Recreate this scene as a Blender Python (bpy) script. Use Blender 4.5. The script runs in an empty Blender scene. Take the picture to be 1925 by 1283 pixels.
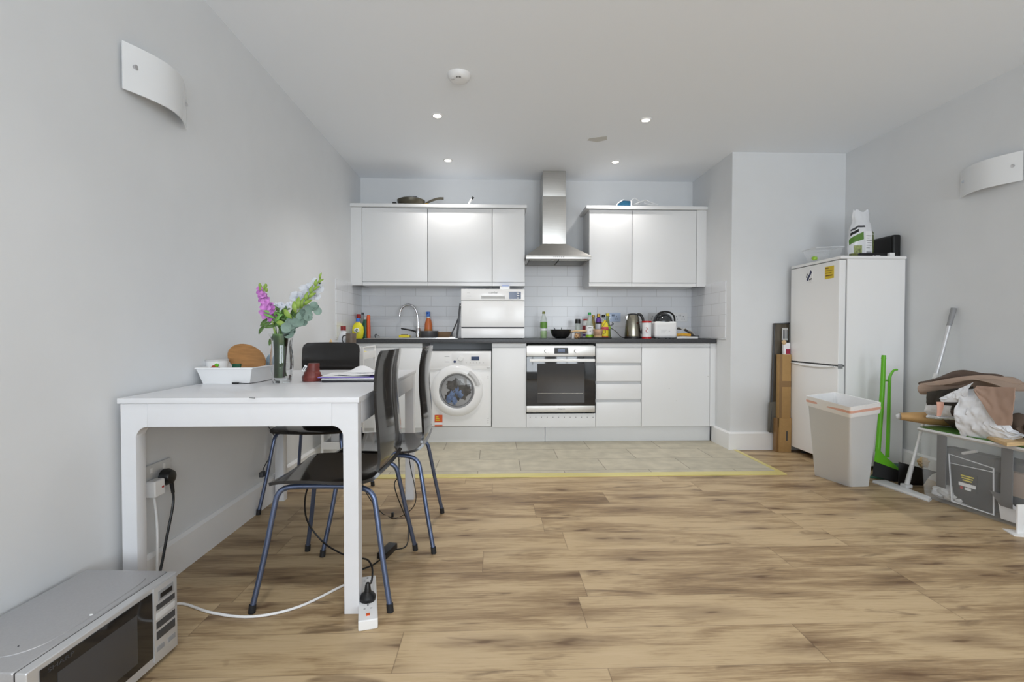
import bpy, bmesh, math, random
from mathutils import Vector, Matrix, Euler, noise
random.seed(7)
PI = math.pi
C = bpy.context.scene.collection
S = bpy.context.scene
# ------------------------------------------------------------------ camera
FPX, YAW, PITCH, ROLL, CH = 909.0, .035, .0197, .0007, .975
cam = bpy.data.cameras.new('camera'); co = bpy.data.objects.new('camera', cam); C.objects.link(co)
_f = Vector((math.sin(YAW)*math.cos(PITCH), math.cos(YAW)*math.cos(PITCH), -math.sin(PITCH)))
_r = Vector((math.cos(YAW), -math.sin(YAW), 0)); _u = _r.cross(_f)
_r, _u = math.cos(ROLL)*_r+math.sin(ROLL)*_u, -math.sin(ROLL)*_r+math.cos(ROLL)*_u
M = Matrix((_r, _u, -_f)).transposed().to_4x4(); M.translation = (0, 0, CH); co.matrix_world = M
cam.sensor_width = 36; cam.lens = FPX/1925*36; cam.clip_start = .02
S.camera = co
# ------------------------------------------------------------------ world, exposure
w = bpy.data.worlds.new('world'); S.world = w; w.use_nodes = True
w.node_tree.nodes['Background'].inputs[0].default_value = (.80, .88, 1, 1)
w.node_tree.nodes['Background'].inputs[1].default_value = 1.0
S.view_settings.view_transform = 'Standard'; S.view_settings.look = 'None'
S.view_settings.exposure = -0.11; S.view_settings.gamma = 1; S.view_settings.use_curve_mapping = False
S.cycles.max_bounces = 10; S.cycles.diffuse_bounces = 6; S.cycles.glossy_bounces = 4
S.cycles.transmission_bounces = 8; S.cycles.transparent_max_bounces = 12
S.cycles.caustics_reflective = False; S.cycles.caustics_refractive = False
S.cycles.sample_clamp_indirect = 6
# ------------------------------------------------------------------ room numbers (metres)
XL, XR, XN = -1.286, 2.884, 1.935      # left wall, right wall, right side of the kitchen niche
YB, YJ, YF = 4.70, 3.907, -2.6         # back of niche, face of the jutting wall, wall behind the camera
HC = 2.441
def light(name, kind, loc, energy, color=(1, 1, 1), rot=(0, 0, 0), **k):
    d = bpy.data.lights.new(name, kind); d.energy = energy; d.color = color
    for a, b in k.items(): setattr(d, a, b)
    o = bpy.data.objects.new(name, d); C.objects.link(o); o.location = loc; o.rotation_euler = rot
    return o
# daylight through the two windows in the wall behind the camera
light('window_daylight', 'AREA', (-.15, YF-.12, 1.35), 74, (.88, .945, 1), (PI/2+.32, 0, 0), shape='RECTANGLE', size=1.5, size_y=1.7)
light('window_daylight', 'AREA', (1.85, YF-.12, 1.35), 74, (.88, .945, 1), (PI/2+.32, 0, 0), shape='RECTANGLE', size=1.3, size_y=1.7)

# ------------------------------------------------------------------ pixel helpers (photo pixels -> room metres)
def _ray(x, y): return _f+_r*(x-962.5)/FPX-_u*(y-641.5)/FPX
def G(x, y, z=0.0): d = _ray(x, y); return Vector((0, 0, CH))+d*((z-CH)/d.z)
def P(x, y, Y): d = _ray(x, y); return Vector((0, 0, CH))+d*(Y/d.y)
def W(x, y, X): d = _ray(x, y); return Vector((0, 0, CH))+d*(X/d.x)

# ------------------------------------------------------------------ materials
def newmat(name):
    m = bpy.data.materials.new(name); m.use_nodes = True
    return m, m.node_tree.nodes, m.node_tree.links, m.node_tree.nodes['Principled BSDF']
def srgb(c):
    return tuple(((v/255)/12.92 if v/255 <= .04045 else ((v/255+.055)/1.055)**2.4) for v in c)
def mat(name, col, rough=.5, metal=0, noise_=0, scale=40, bump=0, trans=0, ior=1.45, alpha=1, emit=0, coat=0, stretch=None):
    """col in 0-255 sRGB"""
    m, n, l, b = newmat(name); c = srgb(col)
    b.inputs['Base Color'].default_value = (*c, 1); b.inputs['Roughness'].default_value = rough
    b.inputs['Metallic'].default_value = metal; b.inputs['IOR'].default_value = ior
    b.inputs['Transmission Weight'].default_value = trans; b.inputs['Alpha'].default_value = alpha
    b.inputs['Coat Weight'].default_value = coat
    if emit: b.inputs['Emission Color'].default_value = (*c, 1); b.inputs['Emission Strength'].default_value = emit
    if noise_ or bump:
        tc = n.new('ShaderNodeTexCoord'); mp = n.new('ShaderNodeMapping'); t = n.new('ShaderNodeTexNoise')
        t.inputs['Scale'].default_value = scale; t.inputs['Detail'].default_value = 5
        if stretch: mp.inputs['Scale'].default_value = stretch
        l.new(tc.outputs['Object'], mp.inputs[0]); l.new(mp.outputs[0], t.inputs['Vector'])
        if noise_:
            r = n.new('ShaderNodeValToRGB')
            r.color_ramp.elements[0].position = .3; r.color_ramp.elements[1].position = .7
            r.color_ramp.elements[0].color = (*[v*(1-noise_) for v in c], 1)
            r.color_ramp.elements[1].color = (*[min(1, v*(1+noise_)) for v in c], 1)
            l.new(t.outputs['Fac'], r.inputs[0]); l.new(r.outputs[0], b.inputs['Base Color'])
        if bump:
            bp = n.new('ShaderNodeBump'); bp.inputs['Strength'].default_value = bump; bp.inputs['Distance'].default_value = .004
            l.new(t.outputs['Fac'], bp.inputs['Height']); l.new(bp.outputs[0], b.inputs['Normal'])
    return m
def math_(n, l, op, a, b=None, c=None):
    x = n.new('ShaderNodeMath'); x.operation = op
    for i, v in enumerate((a, b, c)):
        if v is None: continue
        if isinstance(v, (int, float)): x.inputs[i].default_value = v
        else: l.new(v, x.inputs[i])
    return x.outputs[0]
def wood_floor():
    m, n, l, b = newmat('oak_laminate')
    tc = n.new('ShaderNodeTexCoord'); sx = n.new('ShaderNodeSeparateXYZ'); l.new(tc.outputs['Object'], sx.inputs[0])
    PW, PL = .19, 1.285
    yr = math_(n, l, 'DIVIDE', math_(n, l, 'SUBTRACT', sx.outputs['Y'], .04), PW)
    row = math_(n, l, 'FLOOR', yr)
    wn = n.new('ShaderNodeTexWhiteNoise'); wn.noise_dimensions = '1D'; l.new(row, wn.inputs['W'])
    xs = math_(n, l, 'ADD', math_(n, l, 'DIVIDE', sx.outputs['X'], PL), math_(n, l, 'MULTIPLY', wn.outputs['Value'], 7.3))
    col = math_(n, l, 'FLOOR', xs)
    cell = n.new('ShaderNodeCombineXYZ'); l.new(col, cell.inputs[0]); l.new(row, cell.inputs[1])
    w2 = n.new('ShaderNodeTexWhiteNoise'); w2.noise_dimensions = '3D'; l.new(cell.outputs[0], w2.inputs['Vector'])
    # per plank offset of the grain
    off = n.new('ShaderNodeVectorMath'); off.operation = 'MULTIPLY_ADD'
    l.new(w2.outputs['Color'], off.inputs[0]); off.inputs[1].default_value = (9, 9, 9); l.new(tc.outputs['Object'], off.inputs[2])
    def nz(scale, st, det=6, dist=0, rough=.55):
        mp = n.new('ShaderNodeMapping'); mp.inputs['Scale'].default_value = st; l.new(off.outputs[0], mp.inputs[0])
        t = n.new('ShaderNodeTexNoise'); t.inputs['Scale'].default_value = scale; t.inputs['Detail'].default_value = det
        t.inputs['Distortion'].default_value = dist; t.inputs['Roughness'].default_value = rough
        l.new(mp.outputs[0], t.inputs['Vector']); return t.outputs['Fac']
    broad = nz(1.7, (1.0, 5.5, 1), 5, .5, .6)
    grain = nz(9, (.8, 16, 1), 6, .3, .65)
    knot = nz(2.6, (1.0, 4.6, 1), 3, 1.2)
    r1 = n.new('ShaderNodeValToRGB'); cr = r1.color_ramp
    cr.elements[0].position = .28; cr.elements[0].color = (*srgb((98, 76, 54)), 1)
    cr.elements[1].position = .72; cr.elements[1].color = (*srgb((200, 176, 141)), 1)
    e = cr.elements.new(.42); e.color = (*srgb((150, 125, 93)), 1)
    e = cr.elements.new(.53); e.color = (*srgb((187, 163, 127)), 1)
    mix = math_(n, l, 'ADD', math_(n, l, 'MULTIPLY', broad, .62), math_(n, l, 'MULTIPLY', grain, .38))
    mix = math_(n, l, 'ADD', mix, math_(n, l, 'MULTIPLY', math_(n, l, 'SUBTRACT', w2.outputs['Value'], .5), .09))
    l.new(mix, r1.inputs[0])
    kr = n.new('ShaderNodeValToRGB'); kr.color_ramp.elements[0].position = .62; kr.color_ramp.elements[1].position = .72
    kr.color_ramp.elements[0].color = (0, 0, 0, 1); kr.color_ramp.elements[1].color = (.7, .7, .7, 1); l.new(knot, kr.inputs[0])
    mk = n.new('ShaderNodeMix'); mk.data_type = 'RGBA'; l.new(kr.outputs[0], mk.inputs['Factor'])
    l.new(r1.outputs[0], mk.inputs[6]); mk.inputs[7].default_value = (*srgb((100, 78, 56)), 1)
    # small knots with a dark heart and a soft brown halo
    mpk = n.new('ShaderNodeMapping'); mpk.inputs['Scale'].default_value = (1.15, 4.4, 1); l.new(off.outputs[0], mpk.inputs[0])
    dn = n.new('ShaderNodeTexNoise'); dn.inputs['Scale'].default_value = 5; l.new(mpk.outputs[0], dn.inputs['Vector'])
    va = n.new('ShaderNodeVectorMath'); va.operation = 'MULTIPLY_ADD'; l.new(dn.outputs['Color'], va.inputs[0]); va.inputs[1].default_value = (.28, .28, 0); l.new(mpk.outputs[0], va.inputs[2])
    vo = n.new('ShaderNodeTexVoronoi'); vo.voronoi_dimensions = '2D'; vo.inputs['Scale'].default_value = 1.25; l.new(va.outputs[0], vo.inputs['Vector'])
    k2 = n.new('ShaderNodeValToRGB'); e2 = k2.color_ramp; e2.elements[0].position = .03; e2.elements[0].color = (.85, .85, .85, 1)
    e2.elements[1].position = .30; e2.elements[1].color = (0, 0, 0, 1); q_ = e2.elements.new(.085); q_.color = (.38, .38, .38, 1); l.new(vo.outputs['Distance'], k2.inputs[0])
    mv = n.new('ShaderNodeMix'); mv.data_type = 'RGBA'; l.new(k2.outputs[0], mv.inputs['Factor']); l.new(mk.outputs[2], mv.inputs[6]); mv.inputs[7].default_value = (*srgb((92, 66, 44)), 1)
    mk = mv
    # thin streaks
    st = nz(15, (.45, 20, 1), 4, .2, .7)
    sr = n.new('ShaderNodeValToRGB'); sr.color_ramp.elements[0].position = .60; sr.color_ramp.elements[1].position = .72
    sr.color_ramp.elements[0].color = (0, 0, 0, 1); sr.color_ramp.elements[1].color = (.55, .55, .55, 1); l.new(st, sr.inputs[0])
    ms = n.new('ShaderNodeMix'); ms.data_type = 'RGBA'; l.new(sr.outputs[0], ms.inputs['Factor'])
    l.new(mk.outputs[2], ms.inputs[6]); ms.inputs[7].default_value = (*srgb((104, 78, 54)), 1)
    # seams
    fy = math_(n, l, 'PINGPONG', yr, .5); fx = math_(n, l, 'PINGPONG', xs, .5)
    sy = math_(n, l, 'LESS_THAN', fy, .006); sx_ = math_(n, l, 'LESS_THAN', fx, .0012)
    seam = math_(n, l, 'MAXIMUM', sy, sx_)
    mm = n.new('ShaderNodeMix'); mm.data_type = 'RGBA'
    l.new(math_(n, l, 'MULTIPLY', seam, .45), mm.inputs['Factor']); l.new(ms.outputs[2], mm.inputs[6]); mm.inputs[7].default_value = (*srgb((80, 60, 42)), 1)
    l.new(mm.outputs[2], b.inputs['Base Color'])
    b.inputs['Roughness'].default_value = .42; b.inputs['Specular IOR Level'].default_value = .35
    bp = n.new('ShaderNodeBump'); bp.inputs['Strength'].default_value = .12; bp.inputs['Distance'].default_value = .002
    l.new(grain, bp.inputs['Height']); l.new(bp.outputs[0], b.inputs['Normal'])
    return m
def tiles(name, c1, c2, grout, tw, th, gap, axes, ox=0, oz=0, rough=.2, bump=.3, vein=0):
    m, n, l, b = newmat(name)
    tc = n.new('ShaderNodeTexCoord'); sx = n.new('ShaderNodeSeparateXYZ'); l.new(tc.outputs['Object'], sx.inputs[0])
    cb = n.new('ShaderNodeCombineXYZ')
    l.new(math_(n, l, 'ADD', sx.outputs[axes[0]], ox), cb.inputs[0]); l.new(math_(n, l, 'ADD', sx.outputs[axes[1]], oz), cb.inputs[1])
    t = n.new('ShaderNodeTexBrick'); l.new(cb.outputs[0], t.inputs['Vector'])
    t.inputs['Scale'].default_value = 1; t.inputs['Brick Width'].default_value = tw; t.inputs['Row Height'].default_value = th
    t.inputs['Mortar Size'].default_value = gap; t.inputs['Mortar Smooth'].default_value = .1; t.inputs['Bias'].default_value = 0
    t.inputs['Color1'].default_value = (*srgb(c1), 1); t.inputs['Color2'].default_value = (*srgb(c2), 1); t.inputs['Mortar'].default_value = (*srgb(grout), 1)
    out = t.outputs['Color']
    if vein:
        nz = n.new('ShaderNodeTexNoise'); nz.inputs['Scale'].default_value = 9; nz.inputs['Detail'].default_value = 8; l.new(tc.outputs['Object'], nz.inputs['Vector'])
        mx = n.new('ShaderNodeMix'); mx.data_type = 'RGBA'; mx.blend_type = 'MULTIPLY'; mx.inputs['Factor'].default_value = vein
        l.new(out, mx.inputs[6]); l.new(nz.outputs['Color'], mx.inputs[7])
        rr = n.new('ShaderNodeValToRGB'); rr.color_ramp.elements[0].color = (.55, .55, .55, 1); rr.color_ramp.elements[1].color = (1.3, 1.3, 1.3, 1)
        rr.color_ramp.elements[0].position = .3; rr.color_ramp.elements[1].position = .7
        l.new(nz.outputs['Fac'], rr.inputs[0]); l.new(rr.outputs[0], mx.inputs[7]); out = mx.outputs[2]
    l.new(out, b.inputs['Base Color']); b.inputs['Roughness'].default_value = rough
    bp = n.new('ShaderNodeBump'); bp.inputs['Strength'].default_value = bump; bp.inputs['Distance'].default_value = .0015; bp.invert = True
    l.new(t.outputs['Fac'], bp.inputs['Height']); l.new(bp.outputs[0], b.inputs['Normal'])
    return m
MT = dict(
    ceil=mat('ceiling_paint', (244, 248, 253), .7),
    wall=mat('wall_paint', (219, 221, 223), .6, noise_=.012, scale=6, bump=.03),
    skirt=mat('skirting_gloss', (235, 235, 235), .3),
    floor=wood_floor(),
    metro=tiles('metro_tile', (226, 228, 231), (220, 222, 226), (200, 201, 203), .293, .0985, .0022, 'XZ', ox=.03, oz=.063),
    metro_side=tiles('metro_tile_side', (226, 228, 231), (220, 222, 226), (200, 201, 203), .293, .0985, .0022, 'YZ', ox=0, oz=.063),
    ftile=tiles('floor_tile', (192, 184, 164), (182, 175, 156), (146, 138, 122), .60, .30, .0035, 'XY', ox=.12, oz=-3.35+3.6, rough=.55, bump=.2, vein=.35),
    brass=mat('brass_trim', (222, 210, 138), .4, .35),
    cab=mat('cabinet_white', (228, 229, 230), .3),
    cab_in=mat('cabinet_groove', (206, 207, 208), .5),
    white=mat('white_plastic', (232, 232, 232), .35),
    whitegloss=mat('white_gloss', (238, 238, 238), .18),
    lgrey=mat('light_grey_plastic', (200, 200, 200), .45),
    mgrey=mat('mid_grey_plastic', (140, 141, 143), .4),
    dgrey=mat('dark_grey_plastic', (62, 63, 66), .35),
    black=mat('black_plastic', (22, 22, 23), .35),
    blackm=mat('black_matt', (30, 30, 31), .7),
    worktop=mat('worktop_charcoal', (60, 61, 64), .35, noise_=.25, scale=90),
    steel=mat('brushed_steel', (190, 188, 184), .32, .9, noise_=.08, scale=8, stretch=(1, 1, 60)),
    steelh=mat('brushed_steel_panel', (196, 194, 190), .3, .85, noise_=.08, scale=8, stretch=(1, 60, 60)),
    chrome=mat('chrome', (215, 215, 218), .1, 1),
    dsteel=mat('dull_steel', (120, 118, 112), .4, .8),
    table=mat('table_white', (220, 221, 224), .32, noise_=.015, scale=12, stretch=(.3, 8, 1)),
    shell=mat('chair_black_lacquer', (30, 27, 25), .13, coat=.3),
    tube=mat('chair_tube', (98, 110, 138), .28, .75),
    rubber=mat('rubber', (28, 28, 30), .6),
    blueglass=mat('blue_display', (40, 58, 92), .1, emit=.15),
    ovenglass=mat('oven_glass', (30, 31, 33), .06, coat=.4),
    ovenwin=mat('oven_window', (58, 58, 60), .09, coat=.4),
    red=mat('red_plastic', (178, 36, 36), .4), orange=mat('orange_plastic', (214, 92, 44), .4),
    yellow=mat('yellow_plastic', (226, 208, 50), .4), blue=mat('blue_plastic', (56, 112, 200), .35),
    green=mat('green_plastic', (98, 176, 36), .35), dgreen=mat('dark_green_plastic', (38, 92, 70), .35),
    pea=mat('pea_green', (150, 196, 60), .4), purple=mat('purple_label', (92, 52, 140), .5),
    gold=mat('gold_cap', (170, 140, 60), .35, .6), wood=mat('light_wood', (206, 176, 132), .5, noise_=.15, scale=10, stretch=(1, 14, 14)),
    dwood=mat('oak_board', (158, 112, 62), .55, noise_=.22, scale=9, stretch=(1, 8, 8)),
    brownbox=mat('brown_wood_box', (112, 86, 56), .5, noise_=.2, scale=12, stretch=(1, 1, 12)),
    card=mat('cardboard', (170, 136, 88), .8, noise_=.06, scale=30),
    tape=mat('parcel_tape', (138, 108, 72), .3),
    kraft=mat('kraft_paper', (186, 148, 98), .6, noise_=.06, scale=14),
    taupe=mat('taupe_paper', (164, 142, 126), .75, noise_=.07, scale=10, bump=.2),
    leather=mat('brown_leather', (84, 68, 58), .5, noise_=.3, scale=9, bump=.3),
    bag=mat('white_polythene', (222, 224, 228), .3, noise_=.04, scale=10, bump=.6),
    liner=mat('bin_liner', (244, 244, 244), .35, bump=.5, scale=25),
    peach=mat('drawstring_peach', (228, 176, 156), .5),
    binp=mat('bin_grey', (216, 219, 221), .45, bump=.1, scale=120),
    silver=mat('silver_paint', (184, 184, 186), .42, .55, noise_=.03, scale=200),
    silverl=mat('silver_trim', (204, 205, 207), .35, .5),
    glassblack=mat('microwave_glass', (26, 26, 28), .08, coat=.3),
    mesh=mat('microwave_window', (66, 66, 68), .15),
    glass=mat('clear_glass', (250, 252, 252), .02, trans=1, ior=1.45),
    clear=mat('clear_plastic', (236, 240, 242), .12, alpha=.10),
    clearer=mat('clear_film', (240, 242, 244), .12, alpha=.13),
    cbottle=mat('clear_bottle', (200, 212, 204), .08, alpha=.40),
    oil=mat('oil_liquid', (150, 136, 50), .15), dark=mat('dark_sauce', (44, 24, 26), .12),
    pink=mat('stock_pink', (200, 128, 200), .6, noise_=.25, scale=60),
    mauve=mat('stock_mauve', (170, 100, 172), .6, noise_=.25, scale=60),
    leaf=mat('leaf_green', (74, 104, 46), .5, noise_=.3, scale=30), lime=mat('gladiolus_green', (142, 170, 78), .5, noise_=.2, scale=30),
    euca=mat('eucalyptus_leaf', (126, 148, 136), .55, noise_=.2, scale=20), deep=mat('deep_green', (118, 172, 84), .35, noise_=.3, scale=14, stretch=(1, 1, .2)),
    petal=mat('white_petal', (226, 230, 238), .6, alpha=.5), stem=mat('brown_stem', (86, 78, 52), .6),
    pouch=mat('maroon_leather', (112, 52, 46), .45, noise_=.35, scale=25, bump=.3),
    paper=mat('white_paper', (236, 237, 240), .6), lilac=mat('lilac_folder', (146, 130, 206), .45), laptop=mat('laptop_dark', (44, 44, 50), .3),
    cloth=mat('white_towel', (206, 206, 206), .9, noise_=.06, scale=30, bump=.6), packet=mat('black_clothes', (38, 38, 40), .5, noise_=.3, scale=10, bump=.3),
    laundry=mat('laundry_grey', (118, 114, 108), .8, noise_=.45, scale=14, bump=.5), refl_blue=mat('reflection_blue', (150, 176, 222), .7, noise_=.3, scale=16),
    lamp=mat('lamp_glow', (255, 246, 232), .5, emit=9), greyrib=mat('grey_rib', (122, 122, 122), .5, alpha=.85),
    lampglass=mat('satin_glass', (226, 228, 230), .12, coat=.5), stain=mat('ceiling_stain', (206, 205, 200), .8),
    banana=mat('banana', (214, 160, 48), .5, noise_=.2, scale=20), teal=mat('teal_plastic', (34, 84, 112), .3, noise_=.3, scale=20),
)
# ------------------------------------------------------------------ mesh builder
class MB:
    def __init__(s): s.bm = bmesh.new()
    def _merge(s, b2, M=None):
        if M is not None: bmesh.ops.transform(b2, matrix=M, verts=b2.verts)
        me = bpy.data.meshes.new('t'); b2.to_mesh(me); s.bm.from_mesh(me); bpy.data.meshes.remove(me); b2.free(); return s
    def box(s, x0, y0, z0, x1, y1, z1, bev=0, seg=2, M=None):
        b = bmesh.new(); bmesh.ops.create_cube(b, size=1)
        for v in b.verts: v.co = Vector((x0+(v.co.x+.5)*(x1-x0), y0+(v.co.y+.5)*(y1-y0), z0+(v.co.z+.5)*(z1-z0)))
        if bev: bmesh.ops.bevel(b, geom=b.edges[:], offset=bev, segments=seg, affect='EDGES', profile=.7)
        return s._merge(b, M)
    def prism(s, pts, axis, a, c, bev=0, seg=2, M=None):
        """polygon pts extruded along axis from a to c; pts are the two other coordinates in order"""
        b = bmesh.new()
        def mk(p, t): return {'x': (t, p[0], p[1]), 'y': (p[0], t, p[1]), 'z': (p[0], p[1], t)}[axis]
        v0 = [b.verts.new(mk(p, a)) for p in pts]; v1 = [b.verts.new(mk(p, c)) for p in pts]
        b.faces.new(v0); b.faces.new(v1[::-1]); n = len(pts)
        for i in range(n): b.faces.new((v0[i], v1[i], v1[(i+1) % n], v0[(i+1) % n]))
        bmesh.ops.recalc_face_normals(b, faces=b.faces)
        if bev: bmesh.ops.bevel(b, geom=b.edges[:], offset=bev, segments=seg, affect='EDGES', profile=.7)
        return s._merge(b, M)
    def hexa(s, bot, top, bev=0):
        """eight free corners: bottom ring of 4, top ring of 4"""
        b = bmesh.new(); v = [b.verts.new(p) for p in list(bot)+list(top)]
        for f in ((3, 2, 1, 0), (4, 5, 6, 7), (0, 1, 5, 4), (1, 2, 6, 5), (2, 3, 7, 6), (3, 0, 4, 7)): b.faces.new([v[i] for i in f])
        bmesh.ops.recalc_face_normals(b, faces=b.faces)
        if bev: bmesh.ops.bevel(b, geom=b.edges[:], offset=bev, segments=2, affect='EDGES', profile=.7)
        return s._merge(b)
    def lathe(s, prof, c=(0, 0, 0), seg=28, M=None, sx=1, sy=1):
        b = bmesh.new(); rings = []
        for r, z in prof:
            if r < 1e-6: rings.append([b.verts.new((0, 0, z))])
            else: rings.append([b.verts.new((r*sx*math.cos(2*PI*i/seg), r*sy*math.sin(2*PI*i/seg), z)) for i in range(seg)])
        for A, B in zip(rings, rings[1:]):
            for i in range(seg):
                j = (i+1) % seg
                if len(A) == 1 and len(B) == 1: continue
                if len(A) == 1: b.faces.new((A[0], B[j], B[i]))
                elif len(B) == 1: b.faces.new((A[i], A[j], B[0]))
                else: b.faces.new((A[i], A[j], B[j], B[i]))
        bmesh.ops.recalc_face_normals(b, faces=b.faces)
        T = Matrix.Translation(c)
        return s._merge(b, T @ M if M is not None else T)
    def cyl(s, p0, p1, r0, r1=None, seg=20):
        p0, p1 = Vector(p0), Vector(p1); r1 = r0 if r1 is None else r1; d = p1-p0; L = d.length
        R = d.to_track_quat('Z', 'Y').to_matrix().to_4x4()
        return s.lathe([(0, 0), (r0, 0), (r1, L), (0, L)], p0, seg, R)
    def tube(s, pts, r, seg=8, sub=6, smooth=True, radii=None):
        pts = [Vector(p) for p in pts]
        if smooth and len(pts) > 2:
            q = []; n = len(pts)
            for i in range(n-1):
                p0, p1, p2, p3 = pts[max(i-1, 0)], pts[i], pts[i+1], pts[min(i+2, n-1)]
                for k in range(sub):
                    t = k/sub
                    q.append(.5*((2*p1)+(-p0+p2)*t+(2*p0-5*p1+4*p2-p3)*t*t+(-p0+3*p1-3*p2+p3)*t**3))
            q.append(pts[-1]); pts = q
        b = bmesh.new(); rings = []; up = None; n = len(pts)
        for i, p in enumerate(pts):
            t = (pts[min(i+1, n-1)]-pts[max(i-1, 0)]); t = t.normalized() if t.length > 1e-9 else Vector((0, 0, 1))
            if up is None: up = t.orthogonal().normalized()
            up = (up-t*up.dot(t)); up = up.normalized() if up.length > 1e-6 else t.orthogonal().normalized()
            sd = t.cross(up)
            rr = r if radii is None else radii[0]+(radii[1]-radii[0])*i/(n-1)
            rings.append([b.verts.new(p+(up*math.cos(2*PI*k/seg)+sd*math.sin(2*PI*k/seg))*rr) for k in range(seg)])
        for A, B in zip(rings, rings[1:]):
            for k in range(seg): b.faces.new((A[k], A[(k+1) % seg], B[(k+1) % seg], B[k]))
        b.faces.new(rings[0][::-1]); b.faces.new(rings[-1])
        bmesh.ops.recalc_face_normals(b, faces=b.faces)
        return s._merge(b)
    def surf(s, fn, nu, nv, th=0):
        b = bmesh.new(); g = [[b.verts.new(fn(i/nu, j/nv)) for j in range(nv+1)] for i in range(nu+1)]
        for i in range(nu):
            for j in range(nv): b.faces.new((g[i][j], g[i+1][j], g[i+1][j+1], g[i][j+1]))
        bmesh.ops.recalc_face_normals(b, faces=b.faces)
        if th: bmesh.ops.solidify(b, geom=b.faces[:], thickness=th)
        return s._merge(b)
    def blob(s, c, r, amp=0, fr=3, sub=3, seed=0, M=None):
        b = bmesh.new(); bmesh.ops.create_icosphere(b, subdivisions=sub, radius=1)
        for v in b.verts:
            k = 1+amp*noise.noise(v.co*fr+Vector((seed, seed*1.7, 0)))
            v.co = Vector((v.co.x*r[0]*k, v.co.y*r[1]*k, v.co.z*r[2]*k))
        T = Matrix.Translation(c)
        return s._merge(b, T @ M if M is not None else T)
    def leaf(s, base, d, n, L, Wd, curl=.15, th=.0008):
        base, d, n = Vector(base), Vector(d).normalized(), Vector(n); sd = d.cross(n).normalized(); n = sd.cross(d)
        return s.surf(lambda u, v: base+d*L*u+sd*Wd*(v-.5)*max(.04, math.sin(PI*min(1, u*.96+.02))**.7)+n*(curl*L*(math.sin(PI*u)*.6-(v-.5)**2)), 6, 4, th)
def obj(name, mb, m, parent=None, label=None, angle=38):
    bm = mb.bm if isinstance(mb, MB) else mb
    bmesh.ops.remove_doubles(bm, verts=bm.verts, dist=1e-6)
    for f in bm.faces: f.smooth = True
    ca = math.radians(angle)
    for e in bm.edges:
        if len(e.link_faces) == 2:
            e.smooth = e.calc_face_angle(0) < ca
        else: e.smooth = False
    if parent is not None: off = Vector(parent['_base'])
    else:
        xs = [v.co for v in bm.verts]
        off = Vector(((min(p.x for p in xs)+max(p.x for p in xs))/2, (min(p.y for p in xs)+max(p.y for p in xs))/2, min(p.z for p in xs)))
    bmesh.ops.translate(bm, vec=-off, verts=bm.verts)
    me = bpy.data.meshes.new(name); bm.to_mesh(me); bm.free()
    me.materials.append(MT[m] if isinstance(m, str) else m)
    o = bpy.data.objects.new(name, me); C.objects.link(o)
    if parent is None: o.location = off
    else: o.parent = parent
    o['_base'] = tuple(off)
    if label: o['label'] = label
    return o
def tag(o, label, cat, group=None):
    o['label'] = label; o['category'] = cat
    if group: o['group'] = group
    return o
def thing(name, label, cat, loc=(0, 0, 0), group=None):
    o = bpy.data.objects.new(name, None); C.objects.link(o); o.location = loc; o['_base'] = tuple(loc)
    o.empty_display_size = .05
    return tag(o, label, cat, group)
def struct(name, mb, m, world=True):
    """room shell: origin stays at the world origin so that tile and plank patterns line up"""
    bm = mb.bm; me = bpy.data.meshes.new(name)
    for f in bm.faces: f.smooth = False
    bm.to_mesh(me); bm.free(); me.materials.append(MT[m])
    o = bpy.data.objects.new(name, me); C.objects.link(o); o['kind'] = 'structure'; o['_base'] = (0, 0, 0); return o
def text(name, body, size, M, m, parent=None, th=.0004, sx=1):
    cu = bpy.data.curves.new(name, 'FONT'); cu.body = body; cu.size = size; cu.extrude = th; cu.align_x = 'CENTER'; cu.align_y = 'CENTER'
    t = bpy.data.objects.new('tmp', cu); C.objects.link(t); bpy.context.view_layer.update()
    me = bpy.data.meshes.new_from_object(t); bpy.data.objects.remove(t); me.name = name
    me.transform(M @ Matrix.Diagonal((sx, 1, 1, 1)))
    if parent is not None: me.transform(Matrix.Translation(-Vector(parent['_base'])))
    me.materials.clear(); me.materials.append(MT[m]); o = bpy.data.objects.new(name, me); C.objects.link(o)
    if parent is not None: o.parent = parent
    o['_base'] = parent['_base'] if parent is not None else (0, 0, 0)
    return o
def facing_y(x, y, z): return Matrix.Translation((x, y, z)) @ Matrix.Rotation(PI/2, 4, 'X')        # reads from the camera side
def dup(root):
    r = root.copy(); C.objects.link(r)
    for ch in root.children:
        c = ch.copy(); C.objects.link(c); c.parent = r
        for g in ch.children:
            d = g.copy(); C.objects.link(d); d.parent = c
    return r
# ================================================================== ROOM SHELL
struct('floor', MB().box(XL-.1, YF-.1, -.08, XR+.1, YB+.1, 0), 'floor')
struct('ceiling', MB().box(XL-.1, YF-.1, HC, XR+.1, YB+.1, HC+.08), 'ceil')
struct('wall_left', MB().box(XL-.1, YF-.1, 0, XL, YB+.1, HC), 'wall')
struct('wall_right', MB().box(XR, YF-.1, 0, XR+.1, YB+.1, HC), 'wall')
struct('wall_back', MB().box(XL, YB, 0, XN, YB+.1, HC), 'wall')
struct('wall_niche', MB().box(XN, YJ, 0, XR, YB+.1, HC), 'wall')
mb = MB()   # wall behind the camera with two window openings
for x0, x1, z0, z1 in ((XL, -.9, 0, HC), (.6, 1.2, 0, HC), (2.5, XR, 0, HC), (-.9, .6, 0, .5), (-.9, .6, 2.2, HC), (1.2, 2.5, 0, .5), (1.2, 2.5, 2.2, HC)):
    mb.box(x0, YF-.1, z0, x1, YF, z1)
struct('wall_front', mb, 'wall')
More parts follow.
